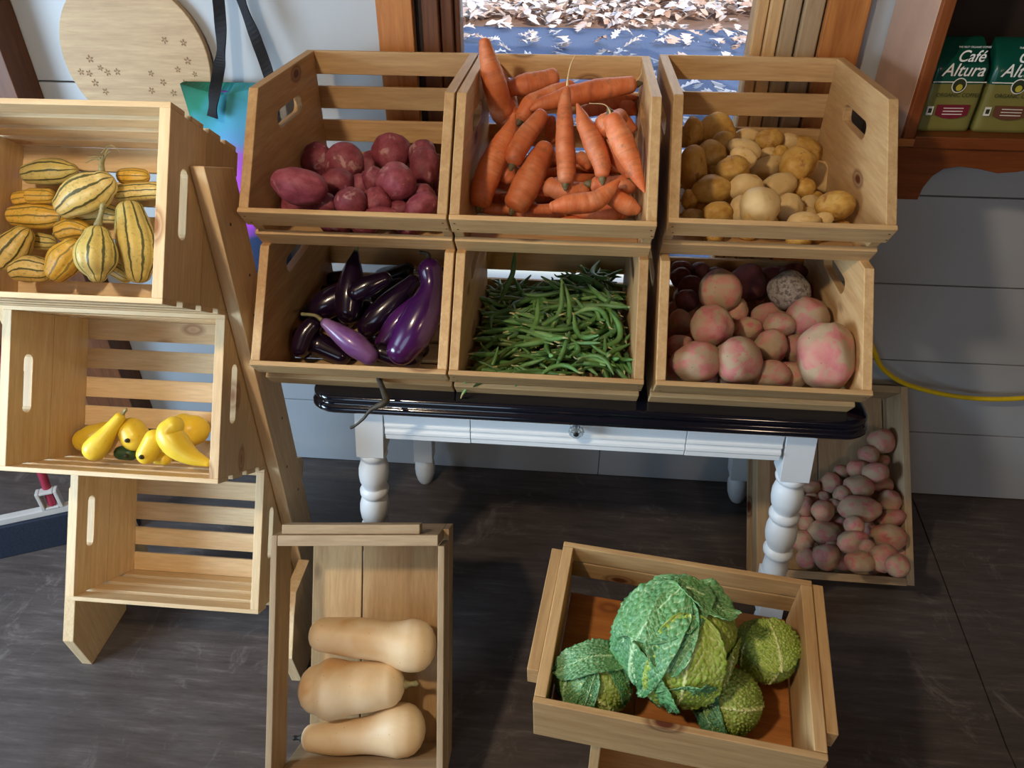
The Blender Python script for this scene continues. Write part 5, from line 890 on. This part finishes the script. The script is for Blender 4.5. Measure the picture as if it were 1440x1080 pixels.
# yellow squashes
YL = {'pale_back': ('pale yellow squash behind the small crookneck, middle rack crate', 'yellow'), 'small_green_back': ('tiny yellow squash end behind the green tipped one, middle rack crate', 'yellow'),
 'green_small': ('small dark green squash between the yellow ones, middle rack crate', 'greensq'), 'tip_on_yellow': ('round yellow squash seen end on, middle rack crate', 'yellow'),
 'green_tip_yellow': ('yellow squash with dark blossom end facing forward, middle rack crate', 'yellow'), 'crookneck_small': ('small crookneck squash with neck pointing up, left of the group, middle rack crate', 'yellow'),
 'spotted_bulb': ('speckled yellow bulb behind the largest crookneck, middle rack crate', 'yellow'), 'big_crookneck': ('largest crookneck squash curving to the right, middle rack crate', 'yellow')}
def blossom(r, loc, c):
    a = Vector(loc[-1][:3]) + CAMDIR*loc[-1][3]*.93 - CU*loc[-1][3]*.2
    bm = bmesh.new(); tube(bm, [(*a,.005),(*(a+CAMDIR*.005),.004)], 10, 3); obj('blossom_end', bm, M['darkstem'], r)
for i, (k, n) in enumerate(CH['yellow']['vis']):
    lab, mt = YL[k]; parts = [blossom] if k in ('green_tip_yellow', 'tip_on_yellow', 'green_small') else ([stem_part(-1, .012, .004)] if k == 'crookneck_small' else [])
    chain_obj('yellow_squash' if mt == 'yellow' else 'green_squash', lab, 'squash', 'squashes in the middle rack crate' , n, M[mt], dict(seg=32, sub=10, smooth_passes=8, disp=.0015, dscale=20, seed=i, lobes=6, lobe_amt=.015), parts)
# eggplants
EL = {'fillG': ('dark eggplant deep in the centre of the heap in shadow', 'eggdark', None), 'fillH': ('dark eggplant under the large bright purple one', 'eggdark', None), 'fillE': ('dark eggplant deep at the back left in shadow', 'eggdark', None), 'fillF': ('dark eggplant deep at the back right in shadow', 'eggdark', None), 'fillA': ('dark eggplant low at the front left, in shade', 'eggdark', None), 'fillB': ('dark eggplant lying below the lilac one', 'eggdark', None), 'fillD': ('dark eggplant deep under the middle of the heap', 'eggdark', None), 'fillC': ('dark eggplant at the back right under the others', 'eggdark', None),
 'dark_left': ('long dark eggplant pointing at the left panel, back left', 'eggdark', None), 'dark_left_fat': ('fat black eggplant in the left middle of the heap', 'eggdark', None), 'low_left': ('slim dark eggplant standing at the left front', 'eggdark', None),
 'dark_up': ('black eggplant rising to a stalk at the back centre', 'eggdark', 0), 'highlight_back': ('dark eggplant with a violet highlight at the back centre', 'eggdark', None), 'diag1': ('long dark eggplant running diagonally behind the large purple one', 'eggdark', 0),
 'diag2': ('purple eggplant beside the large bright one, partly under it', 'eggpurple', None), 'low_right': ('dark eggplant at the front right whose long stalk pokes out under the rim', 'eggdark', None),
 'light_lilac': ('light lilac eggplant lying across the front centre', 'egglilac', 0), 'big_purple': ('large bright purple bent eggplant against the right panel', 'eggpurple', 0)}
def calyx(end, slen, sdir=None, r0=.0035):
    def f(r, loc, c):
        a, b = (Vector(loc[0][:3]), Vector(loc[1][:3])) if end == 0 else (Vector(loc[-1][:3]), Vector(loc[-2][:3]))
        rad = loc[0][3] if end == 0 else loc[-1][3]; d = (a-b).normalized()
        bm = bmesh.new(); tube(bm, [(*(a+d*rad*.15),rad*1.03),(*(a+d*rad*.6),rad*.80),(*(a+d*rad*1.02),r0*1.8)], 20, 4, lobes=5, lobe_amt=.12, caplen=(.1,.3)); o = obj('calyx', bm, M['darkstem'], r)
        p = a+d*rad; dd = sdir.normalized() if sdir else d
        bm = bmesh.new(); tube(bm, [(*p,r0*1.4),(*(p+d*slen*.4),r0),(*(p+d*slen*.5+dd*slen*.5),r0*1.1)], 8, 5); obj('stalk', bm, M['stem'] if end == 0 and rad < .013 else M['darkstem'], r)
    return f
def long_stalk(r, loc, c):
    P = [(-.375,1.20,.800,.0055),(-.352,1.150,.801,.006),(-.345,1.128,.797,.0075),(-.372,1.118,.784,.004),(-.388,1.113,.765,.003),(-.404,1.110,.750,.0026),(-.414,1.108,.744,.0032)]
    bm = bmesh.new(); tube(bm, rel(c, *P), 10, 6); obj('stalk', bm, M['darkstem'], r)
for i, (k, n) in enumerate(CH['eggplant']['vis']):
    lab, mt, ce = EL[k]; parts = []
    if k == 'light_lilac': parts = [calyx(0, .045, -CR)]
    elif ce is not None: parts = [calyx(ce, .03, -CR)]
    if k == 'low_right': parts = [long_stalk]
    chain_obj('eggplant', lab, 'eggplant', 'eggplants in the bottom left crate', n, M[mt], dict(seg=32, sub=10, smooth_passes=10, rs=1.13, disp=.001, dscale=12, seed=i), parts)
# butternuts
BL = {'pale_top': 'uppermost butternut squash with its bulb at the right', 'third': 'lowest butternut squash with its dark stub at the left', 'middle': 'middle butternut squash with its bulb at the left and a dry stem at the right'}
for i, (k, n) in enumerate(CH['butternut']['vis']):
    parts = []
    if k == 'middle': parts = [stem_part(-1, .022, .007)]
    if k == 'third': parts = [stem_part(0, .014, .006, m='darkstem')]
    chain_obj('butternut_squash', BL[k], 'squash', None, n, M['butter'], dict(seg=48, sub=12, smooth_passes=14, disp=.0025, dscale=7, seed=i, caplen=(.8,.8)), parts)

# green beans
def bean_geo(bm, L, r, curl, seed, M_=None):
    rg = random.Random(seed); P = []
    for k in range(6):
        u = k/5; a = (u-.5)*curl; x = (u-.5)*L; y = curl*L*.5*((u-.5)**2)*2 + rg.uniform(-.002,.002)
        P.append((x, y, rg.uniform(-.0015,.0015), r*(.45 if k in (0,5) else (.9+.15*rg.random()))))
    P = [(-L/2-.010, P[0][1]+.002, 0, r*.22)] + P
    if M_ is not None: P = [tuple(M_ @ Vector(p[:3]))+(p[3],) for p in P]
    tube(bm, P, 8, 3, caplen=(1, 2.5))
    return bm
rb_ = random.Random(21); bmeshes = []
for k in range(9):
    bm = bean_geo(bmesh.new(), .115 if k % 3 else .095, .0057, (-1.1,.35,.7,1.3,.15,-.5,1.0,.5,-.2)[k], k)
    for f in bm.faces:
        if min(v.co.x for v in f.verts) < (-.115 if k % 3 else -.095)/2 - .002: f.material_index = 1
    o = obj('green_bean', bm, [M['bean'] if k != 4 else M['beandark'], M['beanend']]); bmeshes.append(o.data); bpy.data.objects.remove(o)
bx0, bx1 = -.222+.019, .147-.019
def bean_level(x, y):
    u = (y-1.19)/.42
    z = .838 + .012*sin(x*17+1) + .010*noise.noise(Vector((x*9, y*9, 2)))*2
    if y < 1.235: z -= 0
    if x > .04 and y > 1.38: z += .03
    if x < -.10 and y < 1.35: z -= .018
    return z - .02*max(0, u-.3)
bm = bmesh.new()
for i in range(330):
    x = rb_.uniform(bx0+.03, bx1-.03); y = rb_.uniform(1.285, 1.585); z = rb_.uniform(.782, bean_level(x, y)-.016)
    a = rb_.uniform(0, PI); 
    if abs(cos(a))*.055 > min(x-bx0, bx1-x)-.004: a = PI/2 + rb_.uniform(-.2,.2)
    if abs(sin(a))*.058 > min(y-1.222, 1.618-y)-.004: a = rb_.uniform(-.15,.15); x = max(bx0+.062, min(bx1-.062, x))
    bean_geo(bm, .10, .0046, rb_.uniform(-.8,.8), i, Matrix.Translation((x, y, z)) @ Matrix.Rotation(a, 4, 'Z') @ Matrix.Rotation(rb_.uniform(-.12,.12), 4, 'Y'))
tag(obj('bean_heap', bm, M['beandark']), 'deep heap of green beans filling the bottom middle crate under the top ones', 'green beans', kind='stuff')
cnt = 0
while cnt < 285:
    x = rb_.uniform(bx0+.006, bx1-.006); y = rb_.uniform(1.175, 1.615)
    z = bean_level(x, y) + rb_.uniform(-.014, .012)
    a = rb_.gauss(.35, .55) if x < .02 else rb_.gauss(-.9, .7)
    if rb_.random() < .3: a = rb_.uniform(-PI/2, PI/2)
    hx = abs(cos(a))*.062; hy = abs(sin(a))*.062
    if x-hx < bx0 or x+hx > bx1: 
        if hx > (bx1-bx0)/2: continue
        x = max(bx0+hx+.002, min(bx1-hx-.002, x))
    y = max(1.193+hy, min(1.616-hy, y))
    o = bpy.data.objects.new('green_bean', bmeshes[rb_.randrange(9)]); COL.objects.link(o)
    o.location = (x, y, z); o.rotation_euler = (rb_.uniform(-1.2,1.2), rb_.gauss(0,.16), a + (PI if rb_.random() < .5 else 0)); s = rb_.uniform(.72, 1.05); o.scale = (s, s, s)
    tag(o, 'green bean lying among many others in the bottom middle crate', 'green bean', 'green beans in the bottom middle crate'); cnt += 1
for x, y, z, rx, ry, rz in ((-.135,1.50,.885,0,-1.1,.9),(-.02,1.37,.878,0,-.85,1.25),(.0,1.39,.880,.2,-.75,1.8),(.105,1.30,.865,.3,-.35,1.25),(.10,1.33,.868,-.2,-.3,1.15),(-.07,1.34,.86,0,-.5,1.3)):
    o = bpy.data.objects.new('green_bean', bmeshes[3 if x > 0 else 1]); COL.objects.link(o); o.location = (x, y, z); o.rotation_euler = (rx, ry, rz)
    tag(o, 'green bean sticking up out of the heap in the bottom middle crate', 'green bean', 'upright green beans in the bottom middle crate')

# savoy cabbages
def vr(p):
    d, pts = noise.voronoi(p); return d[0], d[1]-d[0]
def leaf_bm(R_, n, m, al, ga, base=0., lift=.10, curl=.0, ruf=.02, seed=0, NS=84, NW=84, cell=16, cr=.0036, twist=0, roll=0):
    n = n.normalized(); m = (m - n*m.dot(n)).normalized(); s_ = n.cross(m)
    bm = bmesh.new(); vl = bm.loops.layers.color.new('vein'); G = []
    for i in range(NS+1):
        s = -1 + 2*i/NS; row = []
        wf = max(0., 1-abs(s*.98)**(2.6 if s > 0 else 2.0))**.5
        for j in range(NW+1):
            w = -1 + 2*j/NW; ww = w*wf
            edge = max(abs(w)**3*.9, max(0, s)**4)
            jag = 1 + .05*noise.noise(Vector((s*3+seed, w*3, 4)))*edge
            A = s*al*jag; Bv = ww*ga*jag + twist*s
            d = n*cos(A) + m*sin(A); d = (d*cos(Bv) + s_*sin(Bv)).normalized()
            p0 = d*R_*9.5
            c1, e1 = vr(d*cell*.8 + Vector((seed*3.3, 1, 0))); c2, e2 = vr(d*cell*2.0 + Vector((0, seed*2.1, 3)))
            sv = (s*.9+1.2 - abs(ww)*1.15)*4.2; fr_ = abs(sv-round(sv)); side = max(0, 1-fr_/(.075+.03*(1-abs(ww))))*(1 if abs(ww) > .02 else 0)
            mid = max(0, 1-abs(ww)/(.050*(1.25-s)))
            cellv = max(0, 1-e1/.16); fine = max(0, 1-e2/.20)
            vein = min(1, mid*1.0 + side*.85 + cellv*.6 + fine*.38)
            hgt = cr*(min(1, e1/.45)*.75 + min(1, e2/.5)*.32) - cr*.55*side + cr*.5*mid
            rr = R_*(1 + base + lift*edge + curl*max(0, s)**2.5) + hgt + R_*ruf*edge*(sin(5*w+seed+s*4) + .6*sin(9*s+seed*2+w*3)) + R_*.02*noise.noise(d*2.5+Vector((seed,0,0)))
            p = d*rr
            if roll and s > .45: q = (s-.45)/.55; p = p + n*roll*R_*q*q - m*roll*R_*.55*q*q*q
            tip = min(1, edge*.55) 
            row.append((bm.verts.new(p), vein, tip))
        G.append(row)
    for i in range(NS):
        for j in range(NW):
            q = (G[i][j], G[i][j+1], G[i+1][j+1], G[i+1][j])
            try: f = bm.faces.new([a[0] for a in q])
            except ValueError: continue
            f.smooth = True
            for lp, a in zip(f.loops, q): lp[vl] = (a[1], a[2], 0, 1)
    return bm
def cabbage(k, label, leaves, core='cablime'):
    x, y, z, R_ = CH['cabbage']['vis'][k][1][0]
    r = thing('savoy_cabbage', label, 'cabbage', (x, y, z), group='savoy cabbages')
    bm = bmesh.new(); bmesh.ops.create_uvsphere(bm, u_segments=96, v_segments=64, radius=1); vl = bm.loops.layers.color.new('vein'); val = {}
    for v in bm.verts:
        d = v.co.normalized(); c1, e1 = vr(d*8); c2, e2 = vr(d*19); v.co = d*(R_*.93 + .003*min(1, e1/.4) + .002*min(1, e2/.5) + R_*.03*noise.noise(d*2)); val[v.index] = max(0, 1-e1/.14)*.6 + max(0, 1-e2/.15)*.25
    for f in bm.faces:
        f.smooth = True
        for lp in f.loops: lp[vl] = (min(1, val[lp.vert.index]), 0, 0, 1)
    obj('head', bm, M[core], r)
    D = lambda a, b, c: CR*a + CU*b + CAMDIR*c
    for i, lf in enumerate(leaves):
        n, m, kw, mt = lf; kw = dict(kw); ns = kw.pop('label', None)
        bm = leaf_bm(R_, D(*n), D(*m), seed=i+k*7, **kw); o = obj('leaf', bm, M[mt], r); o.data.name = 'leaf'
        sm = o.modifiers.new('thick', 'SOLIDIFY'); sm.thickness = .0014; sm.offset = -1
        if ns: o['label'] = ns
# index order in data: right, left, front, big
cabbage(3, 'largest savoy cabbage in the middle with loose curling outer leaves', [
    ((.45,-.15,.9), (.1,1,.2), dict(al=1.15, ga=1.0, base=.0, lift=.04, ruf=.012, cell=15), 'cablime'),
    ((.75,-.75,.45), (.2,.6,.5), dict(al=.8, ga=.95, base=.01, lift=.05, ruf=.02, cell=15, cr=.0042), 'cabolive'),
    ((-.10,-.30,.95), (.10,1,.1), dict(al=1.0, ga=.62, base=.05, lift=.10, ruf=.018, cell=15), 'cablime'),
    ((-.28,.42,.85), (.15,1,-.1), dict(al=.62, ga=.36, base=.07, lift=.12, ruf=.02, cell=17), 'cabgreen'),
    ((-.78,.25,.62), (.25,1,.3), dict(al=1.05, ga=.62, base=.06, lift=.14, ruf=.03, cell=14, cr=.0045), 'cabgreen'),
    ((-.75,-.55,.45), (-.2,-1,.1), dict(al=.75, ga=.6, base=.06, lift=.14, ruf=.03, cell=14, cr=.0045), 'cabgreen'),
    ((-.35,.85,.40), (-.1,.5,1), dict(al=.75, ga=.8, base=.05, lift=.12, ruf=.02, cell=14), 'cabgreen'),
    ((.35,.80,.45), (.9,-.1,.5), dict(al=.5, ga=.32, base=.10, lift=.14, ruf=.05, cell=18, roll=.1, label='ruffled leaf folded over the top'), 'cabgreen'),
    ((-.10,-.85,.45), (.3,-1,.3), dict(al=.55, ga=.8, base=.03, lift=.13, ruf=.04, cell=18), 'cabgreen')])
cabbage(1, 'savoy cabbage at the left front corner with a leaf curled over its top', [
    ((.0,-.15,1), (-.75,.65,.1), dict(al=1.25, ga=1.2, base=.0, lift=.03, ruf=.01, cell=13, cr=.005), 'cabolive'),
    ((-.75,.2,.6), (.3,1,.2), dict(al=1.1, ga=.7, base=.04, lift=.06, ruf=.02, cell=15), 'cabgreen'),
    ((-.1,.75,.6), (-1,.15,.3), dict(al=1.0, ga=.40, base=.12, lift=.16, ruf=.04, cell=17), 'cabgreen'),
    ((.75,.25,.55), (-.2,1,.2), dict(al=.8, ga=.45, base=.03, lift=.05, ruf=.02, cell=15), 'cabgreen'),
    ((-.25,.0,1), (-.35,-1,.1), dict(al=.55, ga=.20, base=.09, lift=.10, ruf=.03, cell=17), 'cabgreen')], core='cabolive')
cabbage(0, 'savoy cabbage at the right end, a lime leaf capping its top', [
    ((.0,-.6,.8), (.2,1,.2), dict(al=1.0, ga=1.25, base=.0, lift=.03, ruf=.02, cell=13, cr=.0045), 'cabolive'),
    ((.05,.50,.9), (-.05,.95,.3), dict(al=.80, ga=.85, base=.07, lift=.07, ruf=.012, cell=14, cr=.004), 'cablime'),
    ((-.75,.4,.5), (-.1,1,.3), dict(al=.8, ga=.6, base=.04, lift=.06, ruf=.03, cell=15), 'cabolive')], core='cabolive')
cabbage(2, 'small savoy cabbage against the front board below the largest one', [
    ((.25,.1,1), (-1,.1,.1), dict(al=1.2, ga=1.2, base=.0, lift=.03, ruf=.01, cell=12, cr=.0055), 'cabolive'),
    ((-.8,.0,.6), (.1,-1,.2), dict(al=1.1, ga=.5, base=.05, lift=.10, ruf=.03, cell=15), 'cabgreen')], core='cabolive')

# ------------------------------------------------------------------ light
wd = bpy.data.worlds.new('daylight'); SC.world = wd; wd.use_nodes = True; nt = wd.node_tree
sky = nt.nodes.new('ShaderNodeTexSky'); sky.sky_type = 'NISHITA'; sky.sun_elevation = math.radians(38); sky.sun_rotation = math.radians(20); sky.sun_disc = False; sky.air_density = 1.2
nt.links.new(sky.outputs[0], nt.nodes['Background'].inputs[0]); nt.nodes['Background'].inputs[1].default_value = .32
def light(kind, name, loc, target, energy, color, **k):
    l = bpy.data.lights.new(name, kind); l.energy = energy; l.color = color
    for a, b in k.items(): setattr(l, a, b)
    o = bpy.data.objects.new(name, l); COL.objects.link(o); o.location = loc
    o.rotation_euler = (Vector(target)-Vector(loc)).to_track_quat('-Z', 'Y').to_euler(); return o
sun = light('SUN', 'sun', (12, -30, 12.5), (0, 0, 0), 5.0, (1, .90, .80), angle=.009)
light('AREA', 'daylight_side_window', (-2.5,.1,1.25), (0,1.1,.8), 78, (.60,.80,1.0), shape='RECTANGLE', size=1.1, size_y=.9)
light('AREA', 'cool_fill', (-1.3,-2.7,1.4), (0,1.2,.7), 27, (.58,.78,1.0), shape='RECTANGLE', size=1.6, size_y=1.6)  # added cool fill light; the front wall behind it is solid
light('AREA', 'ceiling_lamp', (-.9,-.05,2.36), (.3,1.2,.8), 22, (1.0,.80,.56), shape='DISK', size=.14)
light('AREA', 'warm_fill', (1.5,-1.6,2.3), (.8,1.4,.3), 9, (1.0,.74,.5), shape='DISK', size=.3)  # added weak warm fill to lift the right side and floor crate
SC.view_settings.view_transform = 'Standard'; SC.view_settings.look = 'None'; SC.view_settings.exposure = 0; SC.view_settings.gamma = 1; SC.view_settings.use_curve_mapping = False
